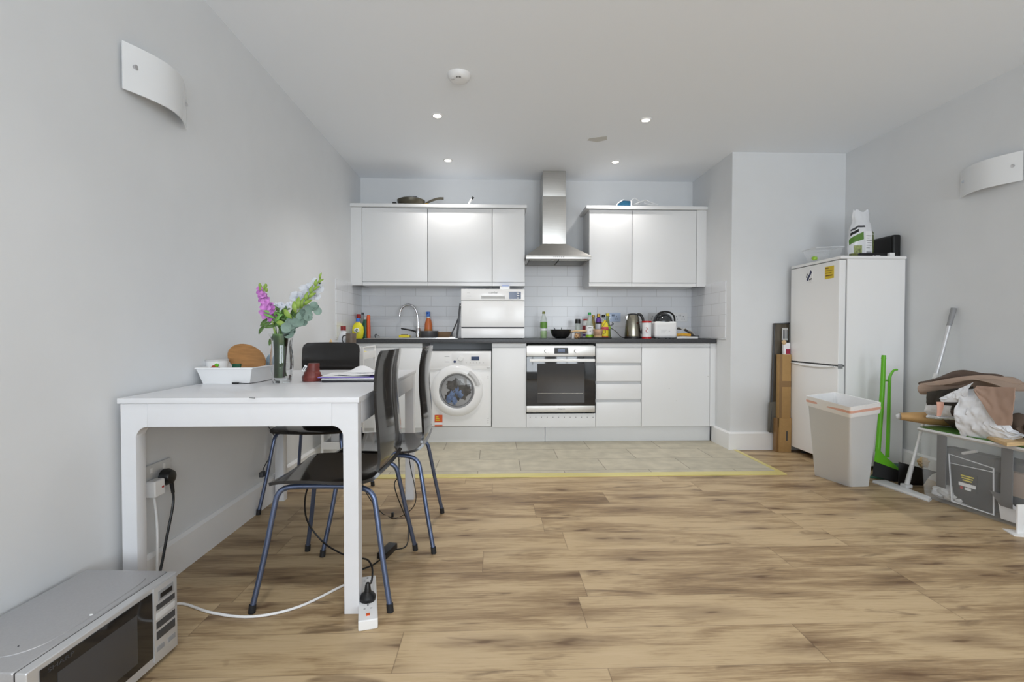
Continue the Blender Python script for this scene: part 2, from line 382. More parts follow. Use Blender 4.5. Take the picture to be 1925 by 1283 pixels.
for k, (x0, x1) in enumerate(((-.9, .6), (1.2, 2.5))):
    f = MB(); t = .05
    f.box(x0, YF-.08, .5, x1, YF-.02, .5+t).box(x0, YF-.08, 2.2-t, x1, YF-.02, 2.2).box(x0, YF-.08, .5+t, x0+t, YF-.02, 2.2-t).box(x1-t, YF-.08, .5+t, x1, YF-.02, 2.2-t)
    f.box((x0+x1)/2-t/2, YF-.08, .5+t, (x0+x1)/2+t/2, YF-.02, 2.2-t)
    struct('window_%d' % (k+1), f, 'white')
SK = .148
def skirt(name, x0, y0, x1, y1, side):
    d = .018; b = MB()
    if side == '+x': b.box(x0, y0, 0, x0+d, y1, SK-.012).prism([(x0, SK-.012), (x0+d, SK-.012), (x0+.006, SK), (x0, SK)], 'y', y0, y1)
    if side == '-x': b.box(x0-d, y0, 0, x0, y1, SK-.012).prism([(x0, SK-.012), (x0-d, SK-.012), (x0-.006, SK), (x0, SK)], 'y', y0, y1)
    if side == '-y': b.box(x0, y0-d, 0, x1, y0, SK-.012).prism([(y0, SK-.012), (y0-d, SK-.012), (y0-.006, SK), (y0, SK)], 'x', x0, x1)
    return struct(name, b, 'skirt')
skirt('baseboard_left', XL, YF, XL, 4.15, '+x')
skirt('baseboard_right', XR, YF, XR, YJ-.018, '-x')
skirt('baseboard_niche', XN-.018, YJ, XR, YJ, '-y')
skirt('baseboard_reveal', XN, YJ, XN, 4.21, '-x')
# tiled kitchen floor and its brass edging
TX = 1.955; TY = 3.28
struct('floor_tiled', MB().box(XL+.018, TY, 0, TX, YJ-.018, .004).box(XL+.018, YJ-.018, 0, XN-.018, 4.26, .004), 'ftile')
e = MB().box(XL+.018, TY-.075, 0, TX+.032, TY, .006, .001)
e.box(TX, TY, 0, TX+.032, YJ-.018, .006, .001)
struct('trim_1', e, 'brass')
# wall tiles
struct('wall_tiles_back', MB().box(XL, YB-.008, .915, XN, YB, 1.66), 'metro')
struct('wall_tiles_left', MB().box(XL, 3.95, .915, XL+.008, YB-.008, 1.40), 'metro_side')
struct('wall_tiles_reveal', MB().box(XN-.008, 3.99, .915, XN, YB-.008, 1.40), 'metro_side')
s_ = MB(); c_ = P(1124, 262, 3.75)
s_.prism([(G(1104, 264, HC).x, G(1104, 264, HC).y), (G(1108, 260, HC).x, G(1108, 260, HC).y), (G(1141, 256, HC).x, G(1141, 256, HC).y), (G(1141, 263, HC).x, G(1141, 263, HC).y), (G(1122, 267, HC).x, G(1122, 267, HC).y)], 'z', HC-.0012, HC)
tag(obj('ceiling_patch', s_, 'stain'), 'small faint grey smudge patch on the white ceiling between the right downlights', 'patch')
# ================================================================== CEILING FITTINGS
def downlight(px, py, label, power, cone=140):
    p = G(px, py, HC); t = thing('downlight', label, 'downlight', (p.x, p.y, HC), 'recessed kitchen downlights')
    obj('trim_ring', MB().lathe([(.027, -.001), (.028, -.006), (.034, -.006), (.039, -.002), (.040, 0), (.027, 0)], (p.x, p.y, HC), 32), 'whitegloss', t)
    obj('bulb', MB().lathe([(0, -.004), (.023, -.004), (.026, -.001), (0, -.001)], (p.x, p.y, HC), 24), 'lamp', t)
    l_ = light('downlight_beam', 'SPOT', (p.x, p.y, HC-.02), power, (1, .965, .93), spot_size=math.radians(cone), spot_blend=.9, shadow_soft_size=.03)
    return t
downlight(822, 217, 'lit ceiling downlight behind the smoke alarm, front left of the four', 46, 118)
downlight(1214, 225, 'lit ceiling downlight front right of the four, widest from the alarm', 46, 118)
downlight(842, 301, 'lit ceiling downlight above the left wall cupboards, rear left', 19)
downlight(1157, 304, 'lit ceiling downlight right of the cooker hood, rear right', 19)
for x, y in ((-.4, 1.1), (1.6, 1.1), (-.4, -1.0), (1.6, -1.0)):
    light('downlight_beam', 'SPOT', (x, y, HC-.02), 26, (1, .97, .945), spot_size=math.radians(105), spot_blend=1, shadow_soft_size=.05)
p = G(863, 141, HC); t = thing('smoke_alarm', 'round white smoke alarm on the ceiling above the left downlights', 'smoke alarm', (p.x, p.y, HC))
obj('housing', MB().lathe([(0, -.034), (.040, -.034), (.052, -.030), (.062, -.016), (.066, -.006), (.068, 0), (0, 0)], (p.x, p.y, HC), 40), 'white', t)
g = MB()
for k in range(4): g.box(p.x-.012+k*.007, p.y-.050, HC-.0345, p.x-.008+k*.007, p.y-.036, HC-.0325)
obj('sounder_slots', g, 'dgrey', t); obj('test_button', MB().cyl((p.x-.033, p.y-.022, HC-.037), (p.x-.033, p.y-.022, HC-.031), .009), 'lgrey', t)
# wall lights
def walllight(x, y0, y1, z0, z1, sgn, label):
    t = thing('wall_light', label, 'wall light', (x, (y0+y1)/2, z0), 'curved wall lights')
    def fn(u, v):
        return Vector((x+sgn*(.012+.058*math.sin(PI*u)), y0+(y1-y0)*u, z0+(z1-z0)*v))
    obj('diffuser', MB().surf(fn, 20, 4, .004), 'lampglass', t)
    obj('wall_bracket', MB().box(min(x, x+sgn*.045), (y0+y1)/2-.05, z0+.04, max(x, x+sgn*.045), (y0+y1)/2+.05, z1-.04, .004), 'white', t)
    for u in (.10, .9):
        q = fn(u, .55); obj('fixing_cap', MB().cyl((q.x-sgn*.004, q.y, q.z), (q.x+sgn*.008, q.y, q.z), .009), 'chrome', t)
    s = MB()
    for v, a, b in ((.62, .45, .75), (.56, .48, .72), (.38, .52, .76), (.33, .55, .74)):
        s.tube([fn(a, v)+Vector((sgn*.003, 0, 0)), fn((a+b)/2, v)+Vector((sgn*.003, 0, 0)), fn(b, v)+Vector((sgn*.003, 0, 0))], .0007, 4)
    obj('etched_line', s, 'lgrey', t)
walllight(XL, 1.715, 2.055, 1.805, 1.968, 1, 'white curved glass wall light high on the left wall')
walllight(XR, 2.55, 2.90, 1.80, 1.962, -1, 'white curved glass wall light on the right wall, above the heaped box')
# ================================================================== KITCHEN UNITS
YU = 4.17; YUP = 4.38; YW = 4.145; WT = .912
def X(px, Y, py=640): return P(px, py, Y).x
def Z(py, Y, px=960): return P(px, py, Y).z
def base_unit(px0, px1, label, kind='door', filler=None):
    x0, x1 = X(px0, YU), X(px1, YU); g = .0015
    t = thing('base_cabinet', label, 'kitchen cabinet', ((x0+x1)/2, (YU+YB)/2, .142), 'base cabinets')
    obj('carcass', MB().box(x0, YU+.02, .142, x1, YB-.01, .872), 'cab_in', t)
    obj('grip_rail', MB().box(x0, YU+.006, .842, x1, YU+.02, .872), 'cab', t)
    if kind == 'door':
        obj('door', MB().box(x0+g, YU, .146, x1-g, YU+.0195, .838, .002), 'cab', t)
    elif kind == 'drawers':
        zs = [(.146, Z(757.5, YU)), (Z(752, YU), Z(723, YU)), (Z(717.5, YU), Z(688, YU)), (Z(682.5, YU), .838)]
        for a, b in zs:
            d = obj('drawer', MB().box(x0+g, YU, a, x1-g, YU+.0195, b, .002), 'cab', t)
        for a, b in zs[1:]:
            pass
    return t
base_unit(671, 793.5, 'white base cabinet under the sink, half hidden by chairs and trolley')
base_unit(925, 989.5, 'narrow white base cabinet between washing machine and oven')
base_unit(1120.5, 1206, 'white base cabinet of four drawers right of the oven', 'drawers')
base_unit(1206.5, 1335, 'wide white base cabinet at the right end of the worktop')
a = MB().box(X(1335.5, YU), YU+.002, .142, XN-.0, YU+.02, .872, .001)
tag(obj('filler_panel', a, 'cab'), 'slim white filler panel between right base cabinet and the wall', 'panel')
a = MB().box(XL+.008, YU+.002, .142, X(670.5, YU), YU+.02, .872, .001)
tag(obj('filler_panel', a, 'cab'), 'slim white filler panel between sink cabinet and left wall', 'panel')
# chips on the right door
for px, py in ((1272, 754), (1258, 731), (1331, 708)):
    q = P(px, py, YU)
    tag(obj('chip_mark', MB().blob((q.x, YU, q.z), (.006, .0012, .004), .5, 3, 1, px), 'lgrey'), {1272: 'largest paint chip, low on the wide right cabinet door', 1258: 'tiny paint chip above the largest one on the right cabinet door', 1331: 'tiny paint chip near the right edge of the right cabinet door'}[px], 'chip')
YP = 4.235
tag(obj('plinth', MB().box(XL+.02, YP, .004, X(1024.5, YP), YP+.016, .140, .001), 'cab'), 'long white plinth board below washing machine and sink cabinet', 'plinth', 'plinth boards')
tag(obj('plinth', MB().box(X(1025.5, YP), YP, .004, XN-.02, YP+.016, .140, .001), 'cab'), 'white plinth board below the drawers and right cabinet', 'plinth', 'plinth boards')
# worktop
t = thing('worktop', 'charcoal worktop running along the back wall', 'worktop', (.3, 4.4, .872))
obj('slab', MB().box(XL+.009, YW, .874, XN-.009, YB-.009, WT, .003), 'worktop', t)
# sink set in the worktop
sx0, sx1 = X(690, 4.3), X(862, 4.3)
t = thing('sink', 'shallow stainless steel sink and drainer sunk in the left of the worktop', 'sink', ((sx0+sx1)/2, 4.4, WT))
obj('drainer', MB().box(sx0, 4.20, WT, sx1, 4.65, WT+.004, .002), 'steelh', t)
obj('rim', MB().box(sx0+.30, 4.235, WT+.004, sx0+.31, 4.56, WT+.008, .001).box(sx1-.04, 4.235, WT+.004, sx1-.03, 4.56, WT+.008, .001).box(sx0+.30, 4.225, WT+.004, sx1-.03, 4.235, WT+.008, .001).box(sx0+.30, 4.56, WT+.004, sx1-.03, 4.57, WT+.008, .001), 'chrome', t)
obj('basin', MB().box(sx0+.31, 4.235, WT+.003, sx1-.04, 4.56, WT+.005), 'dsteel', t)
# tap
YT = 4.56
t = thing('kitchen_tap', 'chrome swan neck mixer tap behind the sink', 'tap', (X(786, YT), YT, WT))
def PT(px, py): return P(px, py, YT)
obj('spout', MB().tube([PT(786, 634), PT(785.5, 600), PT(784, 590), PT(780, 580), PT(773, 574.5), PT(765, 573.5), PT(757, 578), PT(752.5, 586), PT(751, 595)], .0105, 12), 'chrome', t)
obj('valve_body', MB().lathe([(0, 0), (.027, 0), (.025, .006), (.021, .01), (.021, .085), (.017, .095), (0, .095)], (X(786, YT), YT, WT)), 'chrome', t)
obj('lever', MB().tube([PT(785, 626), PT(776, 622), PT(754, 618)], .007, 8, radii=(.009, .006)), 'black', t)
# ================================================================== WALL UNITS
def wall_unit(px0, px1, label, side=None):
    x0, x1 = X(px0, YUP), X(px1, YUP); g = .0015; zb, zt = 1.388, 2.084
    t = thing('wall_cabinet', label, 'kitchen cabinet', ((x0+x1)/2, (YUP+YB)/2, zb), 'wall cabinets')
    obj('carcass', MB().box(x0, YUP+.02, zb, x1, YB-.009, zt), 'cab', t)
    obj('grip_rail', MB().box(x0, YUP+.004, zb, x1, YUP+.02, zb+.028), 'cab', t)
    obj('door', MB().box(x0+g, YUP, zb+.034, x1-g, YUP+.0195, zt-.006, .002), 'cab', t)
    return t
wall_unit(681.5, 804, 'white wall cabinet above the tap, leftmost of the row')
wall_unit(804.5, 925, 'white wall cabinet below the frying pan handle, second from left')
wall_unit(925.5, 986.5, 'narrow white wall cabinet above the tabletop dishwasher, by the hood')
wall_unit(1107, 1187, 'white wall cabinet just right of the cooker hood')
wall_unit(1187.5, 1308, 'white wall cabinet above the rice cooker, rightmost')
a = MB().box(XL, YUP+.002, 1.388, X(681, YUP), YUP+.02, 2.084)
tag(obj('filler_panel', a, 'cab'), 'white filler panel between left wall cabinet and left wall', 'panel')
a = MB().box(X(1308.5, YUP), YUP+.002, 1.388, XN, YUP+.02, 2.084)
tag(obj('filler_panel', a, 'cab'), 'white filler panel between right wall cabinet and niche wall', 'panel')
a = MB().box(XL, YUP-.025, 2.085, X(990, YUP-.025), YB, 2.113, .002)
tag(obj('cornice_board', a, 'cab'), 'white cornice board topping the left wall cabinets', 'cornice')
a = MB().box(X(1101.5, YUP-.025), YUP-.025, 2.085, XN, YB, 2.113, .002)
tag(obj('cornice_board', a, 'cab'), 'white cornice board topping the right wall cabinets', 'cornice')
# ================================================================== HOOD
YH = 4.285
hx0, hx1 = X(989, YH), X(1111, YH); cx0, cx1 = X(1019.5, 4.42), X(1063.5, 4.42)
t = thing('cooker_hood', 'stainless steel chimney cooker hood above the oven', 'cooker hood', ((hx0+hx1)/2, 4.5, 1.58))
zc, zr, zb = Z(458, 4.42), Z(480, YH), Z(486.5, YH)
obj('canopy', MB().hexa([(hx0, YH, zr), (hx1, YH, zr), (hx1, YB-.009, zr), (hx0, YB-.009, zr)], [(cx0, 4.42, zc), (cx1, 4.42, zc), (cx1, YB-.009, zc), (cx0, YB-.009, zc)]), 'steel', t)
obj('front_rail', MB().box(hx0, YH-.002, zb, hx1, YB-.009, zr, .002), 'steelh', t)
b_ = MB()
for k in range(6): obj('button', MB().cyl((X(1041+k*3.6, YH), YH-.005, Z(483.2, YH)), (X(1041+k*3.6, YH), YH, Z(483.2, YH)), .004, seg=10), 'dgrey', t)
zm = Z(368, 4.42)
obj('chimney', MB().box(cx0, 4.42, zc, cx1, YB-.009, zm, .002), 'steel', t)
obj('upper_chimney', MB().box(cx0+.004, 4.425, zm, cx1-.004, YB-.009, HC-.001, .002), 'steel', t)
obj('grease_filter', MB().box(hx0+.03, YH+.03, zb-.012, (hx0+hx1)/2-.005, YB-.06, zb, .002).box((hx0+hx1)/2+.005, YH+.03, zb-.012, hx1-.03, YB-.06, zb, .002), 'dsteel', t)
# ================================================================== OVEN
YO = 4.155
ox0, ox1 = X(990, YO), X(1119, YO)
t = thing('built_in_oven', 'built-in stainless steel oven with dark glass door', 'oven', ((ox0+ox1)/2, 4.4, .26))
obj('housing', MB().box(ox0+.01, YO+.03, .27, ox1-.01, YB-.02, .86), 'dsteel', t)
cp = obj('control_panel', MB().box(ox0, YO, Z(670, YO), ox1, YO+.03, Z(651, YO), .002), 'steelh', t)
for px in (1027, 1083):
    q = P(px, 660, YO); obj('knob', MB().cyl((q.x, YO-.022, q.z), (q.x, YO, q.z), .016, .019).box(q.x-.002, YO-.024, q.z-.012, q.x+.002, YO-.021, q.z+.014), 'steel', cp)
    tk = MB()
    for k in range(9):
        a_ = PI*(-.25+1.5*k/8); tk.box(q.x+.027*math.cos(a_)-.001, YO-.0006, q.z+.027*math.sin(a_)-.001, q.x+.027*math.cos(a_)+.001, YO, q.z+.027*math.sin(a_)+.001)
    obj('dial_marks', tk, 'dgrey', cp)
obj('display', MB().box(X(1042, YO), YO-.002, Z(665.5, YO), X(1068.5, YO), YO, Z(654, YO)), 'black', cp)
obj('display_digits', MB().box(X(1049, YO), YO-.003, Z(663, YO), X(1062, YO), YO-.002, Z(656.5, YO)), 'blueglass', cp)
dr = obj('door', MB().box(ox0, YO, Z(763.5, YO), ox1, YO+.03, Z(671, YO), .002), 'ovenglass', t)
obj('window', MB().box(X(1010, YO), YO-.0015, Z(758, YO), X(1099, YO), YO, Z(684, YO)), 'ovenwin', dr)
obj('shelf_glint', MB().tube([P(1011, 740, YO-.003), P(1096, 740, YO-.003)], .002, 6), 'steel', dr, 'thin steel oven shelf line')
hb = MB().box(X(995, YO), YO-.045, Z(681, YO-.04), X(1117, YO), YO-.025, Z(675.5, YO-.04), .006, 3)
for px in (1002, 1110): hb.box(X(px, YO)-.008, YO-.03, Z(680.5, YO), X(px, YO)+.008, YO, Z(676.5, YO), .002)
obj('handle', hb, 'whitegloss', dr)
bt = obj('lower_trim', MB().box(ox0, YO-.001, Z(776, YO), ox1, YO+.03, Z(764, YO), .002), 'steelh', t)
text('maker_mark', 'Hotpoint', .017, facing_y(X(1055.5, YO), YO-.0016, Z(769.5, YO)), 'black', bt)
vp = thing('vent_panel', 'white panel with a row of holes under the oven', 'panel', ((ox0+ox1)/2, YU, .142))
obj('board', MB().box(X(989.8, YU), YU, .146, X(1120, YU), YU+.02, Z(778.5, YU), .001), 'cab', vp)
h_ = MB()
for k in range(12):
    q = P(996.5+k*10.75, 785, YU); h_.cyl((q.x, YU-.0012, q.z), (q.x, YU+.001, q.z), .0045, seg=10)
obj('vent_hole', h_, 'mgrey', vp)
# ================================================================== WASHING MACHINE
YM = 4.185
wx0, wx1 = X(796, YM), X(923.5, YM); wz0, wz1 = Z(801.5, YM), Z(660.5, YM)
t = thing('washing_machine', 'white front-loading washing machine with laundry behind its round door', 'washing machine', ((wx0+wx1)/2, 4.4, .142))
obj('body', MB().box(wx0, YM, wz0, wx1, YB-.05, wz1, .003), 'whitegloss', t)
cp = obj('control_panel', MB().box(wx0+.001, YM-.012, Z(695, YM), wx1-.001, YM, wz1, .004), 'whitegloss', t)
obj('fascia', MB().box(X(850, YM), YM-.014, Z(687, YM), X(919, YM), YM-.012, Z(664.5, YM), .001), 'white', cp)
q = P(866, 674, YM); obj('programme_dial', MB().cyl((q.x, YM-.032, q.z), (q.x, YM-.012, q.z), .021, .025), 'whitegloss', cp)
obj('display', MB().box(X(886, YM), YM-.016, Z(677.5, YM), X(901, YM), YM-.013, Z(670.5, YM)), 'blueglass', cp)
obj('power_button', MB().cyl((X(855, YM), YM-.018, Z(680, YM)), (X(855, YM), YM-.012, Z(680, YM)), .011), mat('navy_button', (40, 54, 96), .4), cp)
b_ = MB()
for px in (877, 884, 890, 896, 902, 909): obj('button', MB().cyl((X(px, YM), YM-.016, Z(682, YM)), (X(px, YM), YM-.012, Z(682, YM)), .004, seg=10), 'lgrey', cp)
obj('soap_drawer', MB().box(X(800, YM), YM-.014, Z(690, YM), X(847, YM), YM-.0125, Z(665, YM), .001), 'white', cp)
b_ = MB()
for pz in (670, 680): b_.box(X(836, YM), YM-.015, Z(pz+.7, YM), X(845, YM), YM-.0138, Z(pz, YM))
obj('drawer_print', b_, 'mgrey', cp)
obj('badge', MB().lathe([(0, 0), (.015, 0), (.013, .004), (0, .004)], (X(918, YM), YM-.012, Z(691.5, YM)), 20, Matrix.Rotation(PI/2, 4, 'X'), 1, .55), 'lgrey', cp)
fr = MB(); DX, DZ = X(859, YM), Z(734, YM)
RY = Matrix.Rotation(PI/2, 4, 'X')
dp = MB(); pts = []
for k in range(40):
    a_ = 2*PI*k/40; r_ = .235; x_ = DX+r_*math.cos(a_)*1.0; z_ = DZ+.0+r_*1.1*math.sin(a_)
    x_ = min(x_, X(907, YM)); z_ = min(z_, Z(697.5, YM)); z_ = max(z_, Z(791, YM)); pts.append((x_, z_))
obj('door_surround', MB().prism(pts, 'y', YM-.006, YM, .002), 'white', t)
dr = obj('door', MB().lathe([(.150, .004), (.152, .030), (.170, .034), (.200, .026), (.222, .008), (.224, 0), (.150, 0)], (DX, YM-.006, DZ), 56, RY), 'whitegloss', t)
obj('door_glass', MB().lathe([(.150, .012), (.12, .02), (.07, .026), (0, .029)], (DX, YM-.006, DZ), 40, RY), mat('door_glass', (60, 60, 62), .05, alpha=.35, coat=.5), dr)
obj('seal', MB().lathe([(.134, .006), (.140, .022), (.151, .026), (.151, .004), (.134, .004)], (DX, YM-.006, DZ), 48, RY), 'mgrey', dr)
hp = MB().surf(lambda u, v: Vector((DX+(.165+.040*v)*math.cos(.25+.75*u), YM-.030-.012*math.sin(PI*v), DZ+(.165+.040*v)*math.sin(.25+.75*u))), 12, 4, .006)
obj('door_handle', hp, 'lgrey', dr)
lm = MB(); random.seed(3)
for k in range(9):
    a_ = random.random()*6.28; r_ = random.random()*.085
    lm.blob((DX+r_*math.cos(a_), YM-.004, DZ+r_*math.sin(a_)), (.055, .011, .05), .6, 2.4, 3, k)
obj('laundry', lm, 'laundry', t)
lm = MB()
for k, (u, v) in enumerate(((-.07, -.07), (-.02, -.085), (-.04, -.03), (.03, -.03), (0, .0))): lm.blob((DX+u, YM-.012, DZ+v), (.022, .008, .032), .7, 3, 3, k+20)
obj('blue_reflection', lm, 'refl_blue', t)  # bluish door reflections modelled as coloured blobs over the grey laundry
b_ = MB()
for py in (707.5, 711, 787, 791, 795): obj('screw', MB().cyl((X(917.5, YM), YM-.002, Z(py, YM)), (X(917.5, YM), YM, Z(py, YM)), .0035, seg=8), 'mgrey', t)
es = obj('energy_sticker', MB().box(X(817, YM), YM-.0075, Z(801, YM), X(831.5, YM), YM-.006, Z(779.5, YM)), 'orange', t, 'orange energy rating sticker')
obj('sticker_strip', MB().box(X(817, YM), YM-.0085, Z(798, YM), X(831.5, YM), YM-.0075, Z(793.5, YM)), 'paper', es)
es2 = MB()
for k in range(3): es2.box(X(819, YM), YM-.0085, Z(784+k*3.2, YM), X(824+k*1.6, YM), YM-.0075, Z(782.4+k*3.2, YM))
obj('sticker_bars', es2, 'yellow', es)
# ================================================================== TABLETOP DISHWASHER
YD = 4.26
dx0, dx1 = X(867, YD), X(986, YD); dz0, dz1 = WT+.006, Z(544, YD)
t = thing('tabletop_dishwasher', 'white tabletop dishwasher standing on the worktop', 'dishwasher', ((dx0+dx1)/2, 4.45, WT))
obj('body', MB().box(dx0, YD+.02, dz0, dx1, YB-.02, dz1, .004), 'whitegloss', t)
zk = Z(565.5, YD)
cp = obj('control_panel', MB().box(dx0, YD-.006, zk, dx1, YD+.02, dz1, .004), 'whitegloss', t)
hr = obj('handle_recess', MB().box(X(904.5, YD), YD-.0075, Z(562.5, YD), X(949, YD), YD-.005, Z(556, YD)), 'lgrey', cp)
obj('handle_lip', MB().box(X(905.5, YD), YD-.016, Z(558, YD), X(948, YD), YD-.006, Z(556.2, YD), .002), 'white', hr)
dd = obj('display', MB().box(X(957, YD), YD-.008, Z(562.5, YD), X(979, YD), YD-.006, Z(549, YD)), 'blueglass', cp)
b_ = MB()
for py in (550.8, 555.2, 559.6): obj('button', MB().box(X(971.5, YD), YD-.011, Z(py+1.9, YD), X(976, YD), YD-.008, Z(py, YD)), 'white', dd)
text('maker_mark', "comfee'", .026, facing_y(X(927.5, YD), YD-.0066, Z(550.8, YD)), 'mgrey', cp)
b_ = MB()
for py, w_ in ((551, 6), (557, 8), (560.5, 5)): b_.box(X(878, YD), YD-.007, Z(py+.6, YD), X(878+w_, YD), YD-.006, Z(py, YD))
obj('panel_print', b_, 'lgrey', cp)
obj('door', MB().box(dx0, YD-.004, Z(615, YD), dx1, YD+.02, zk-.0015, .003), 'whitegloss', t)
obj('door_gap', MB().box(dx0+.002, YD+.006, Z(617.5, YD), dx1-.002, YD+.02, Z(615, YD)), 'dgrey', t)
obj('kick_panel', MB().box(dx0, YD, dz0, dx1, YD+.02, Z(617.5, YD), .002), 'whitegloss', t)
ft = MB()
for x_ in (dx0+.03, dx1-.03):
    for y_ in (YD+.05, YB-.07): obj('foot', MB().cyl((x_, y_, WT), (x_, y_, dz0+.002), .014), 'dgrey', t)
YQ = 4.34
t = thing('white_carton', 'small white carton with blue lid edge on top of the dishwasher', 'carton', (X(949, YQ), YQ+.03, dz1))
obj('carton_body', MB().box(X(939.5, YQ), YQ-.02, dz1, X(958, YQ), YQ+.06, dz1+.032, .003), 'white', t)
obj('blue_lid', MB().box(X(944, YQ), YQ-.015, dz1+.032, X(957, YQ), YQ+.05, dz1+.037, .001), 'blue', t)
tag(obj('black_clip', MB().box(X(913, YQ), YQ, dz1, X(920, YQ), YQ+.03, dz1+.010, .003), 'black'), 'tiny black clip lying on top of the dishwasher, left of the carton', 'clip')
# ================================================================== FRIDGE
FX, FY0, FY1, FZ = 2.391, 3.285, 3.84, 1.503
t = thing('fridge_freezer', 'tall white fridge freezer standing in the right corner', 'fridge', (2.62, 3.56, 0))
zs = W(1482, 678, FX).z; zs = .975-(678-623)/ (848-623)*.975+.0
obj('cabinet', MB().box(FX+.055, FY0, .03, 2.862, FY1, FZ-.022, .004), 'whitegloss', t)
obj('top_panel', MB().box(FX+.004, FY0-.004, FZ-.022, 2.868, FY1+.004, FZ, .008), 'whitegloss', t)
ud = obj('fridge_door', MB().box(FX, FY0+.002, zs+.005, FX+.048, FY1-.002, FZ-.028, .008, 3), 'whitegloss', t)
ld = obj('freezer_door', MB().box(FX, FY0+.002, .05, FX+.048, FY1-.002, zs-.006, .008, 3), 'whitegloss', t)
obj('door_gasket', MB().box(FX+.046, FY0+.008, .05, FX+.056, FY1-.008, FZ-.03), 'mgrey', t)
hd = MB().surf(lambda u, v: Vector((FX-.001-.012*math.sin(PI*v), FY0+.03+(FY1-FY0-.06)*u, zs-.008-.026*math.sin(PI*u)**.7*v)), 20, 4, .003)
obj('door_handle', hd, 'whitegloss', ld)
ft = MB()
for x_ in (FX+.09, 2.82):
    for y_ in (FY0+.05, FY1-.05): obj('foot', MB().cyl((x_, y_, 0), (x_, y_, .035), .018), 'dgrey', t)
obj('hinge_cap', MB().box(FX-.001, FY0-.003, zs-.02, FX+.03, FY0+.004, zs+.012, .001), 'mgrey', t)
# note and magnet
def FW(px, py): return W(px, py, FX)
t = thing('yellow_note', 'square yellow printed note stuck on the fridge door', 'note', FW(1559, 523))
a, b_ = FW(1551, 524), FW(1568, 502)
y0_, y1_ = min(a.y, b_.y), max(a.y, b_.y); zt_ = FW(1559, 501).z; zb_ = FW(1559, 524).z
obj('sheet', MB().box(FX-.0016, y0_, zb_, FX-.0002, y1_, zt_), mat('note_yellow', (216, 188, 48), .6), t)
ln = MB(); L_ = y1_-y0_
for k, (h, a0, a1) in enumerate(((.86, .05, .42), (.66, .05, .85), (.48, .05, .75), (.24, .1, .85))):
    z_ = zb_+(zt_-zb_)*h; ln.box(FX-.0022, y1_-L_*a1, z_-.003, FX-.0016, y1_-L_*a0, z_+(.005 if k in (0, 3) else .001))
obj('printed_line', ln, mat('note_print', (120, 84, 24), .6), t)
q = FW(1522, 519); t = thing('fridge_magnet', 'white fridge magnet with a slanting navy figure', 'magnet', q)
s_ = .085
def mpt(u, v): return (q.y-u*s_, q.z+v*s_)
obj('magnet_body', MB().prism([mpt(-.5, -.35), mpt(-.1, -.55), mpt(.3, -.55), mpt(.45, -.2), mpt(.42, .35), mpt(.15, .6), mpt(-.2, .45), mpt(-.45, 0)], 'x', FX-.004, FX-.0002), 'white', t)
obj('navy_figure', MB().prism([mpt(-.35, -.35), mpt(-.1, -.45), mpt(0, -.2), mpt(.36, .25), mpt(.25, .48), mpt(.05, .15), mpt(-.2, -.12)], 'x', FX-.0055, FX-.004), mat('navy_print', (38, 44, 84), .5), t)
obj('black_marks', MB().prism([mpt(-.42, -.1), mpt(-.25, .22), mpt(-.18, .2), mpt(-.34, -.14)], 'x', FX-.0055, FX-.004).prism([mpt(.05, -.4), mpt(.36, -.34), mpt(.34, -.24), mpt(.05, -.3)], 'x', FX-.0055, FX-.004), 'blackm', t)
# on top of the fridge
YR = 3.43; q = P(1618, 480, YR)
t = thing('rice_bag', 'white and green printed rice bag standing on the fridge', 'bag', (q.x, YR, FZ))
xb0, xb1 = X(1595, YR, 450), X(1640, YR, 450); cxb = (xb0+xb1)/2; wb = (xb1-xb0)/2
zt_ = Z(397, YR, 1618)
def bagfn(u, v, grow=0):
    a_ = 2*PI*u; H_ = zt_-FZ
    prof = [(0, .86), (.12, .97), (.35, 1.0), (.55, .93), (.66, .84), (.76, .66), (.88, .68), (1, .60)]
    for (a0, r0), (a1, r1) in zip(prof, prof[1:]):
        if a0 <= v <= a1: k = r0+(r1-r0)*(v-a0)/(a1-a0)
    flat = 1 if v < .7 else 1-(v-.7)*2.2
    wr = 1+.13*noise.noise(Vector((math.cos(a_)*2.4, math.sin(a_)*2.4, v*7)))*(.4+v)
    return Vector((cxb+(wb*k*wr+grow)*math.cos(a_), YR+(.055*k*flat*wr+grow)*math.sin(a_), FZ+.001+H_*v+(.007*math.sin(a_*2+1)+.006*math.sin(a_*5))*max(0, (v-.88)/.12)))
obj('bag_body', MB().surf(lambda u, v: bagfn(u, v), 40, 24), 'bag', t)
def patch(u0, u1, f0, f1, name, m, g=.0012):
    return obj(name, MB().surf(lambda u, v: bagfn(u0+(u1-u0)*u, f0(u)+(f1(u)-f0(u))*v, g), 10, 5), m, t)
patch(.52, .72, lambda u: .28+.1*u, lambda u: .40+.14*u, 'green_swoosh', mat('bag_green', (86, 128, 52), .5))
patch(.53, .66, lambda u: .46+.08*u, lambda u: .52+.08*u, 'navy_band', 'blackm')
patch(.54, .64, lambda u: .56+.05*u, lambda u: .60+.06*u, 'dark_band', 'dgrey')
patch(.86, .97, lambda u: .03, lambda u: .60-.1*u, 'green_side', mat('bag_olive', (104, 116, 66), .5, noise_=.4, scale=60))
patch(.60, .70, lambda u: .10, lambda u: .26, 'printed_vegetables', mat('bag_olive_print', (140, 150, 90), .5, noise_=.5, scale=80))
patch(.74, .85, lambda u: .03, lambda u: .55, 'white_label', 'paper', .0018)
lb = MB()
for k in range(6): lb.surf(lambda u, v, k=k: bagfn(.75+.085*u, .20+.05*k+.012*v, .0024), 4, 1)
obj('label_print', lb, 'mgrey', t)
lb = MB()
for k in range(9): lb.surf(lambda u, v, k=k: bagfn(.755+.009*k+.0045*u, .05+.08*v, .0024), 1, 2)
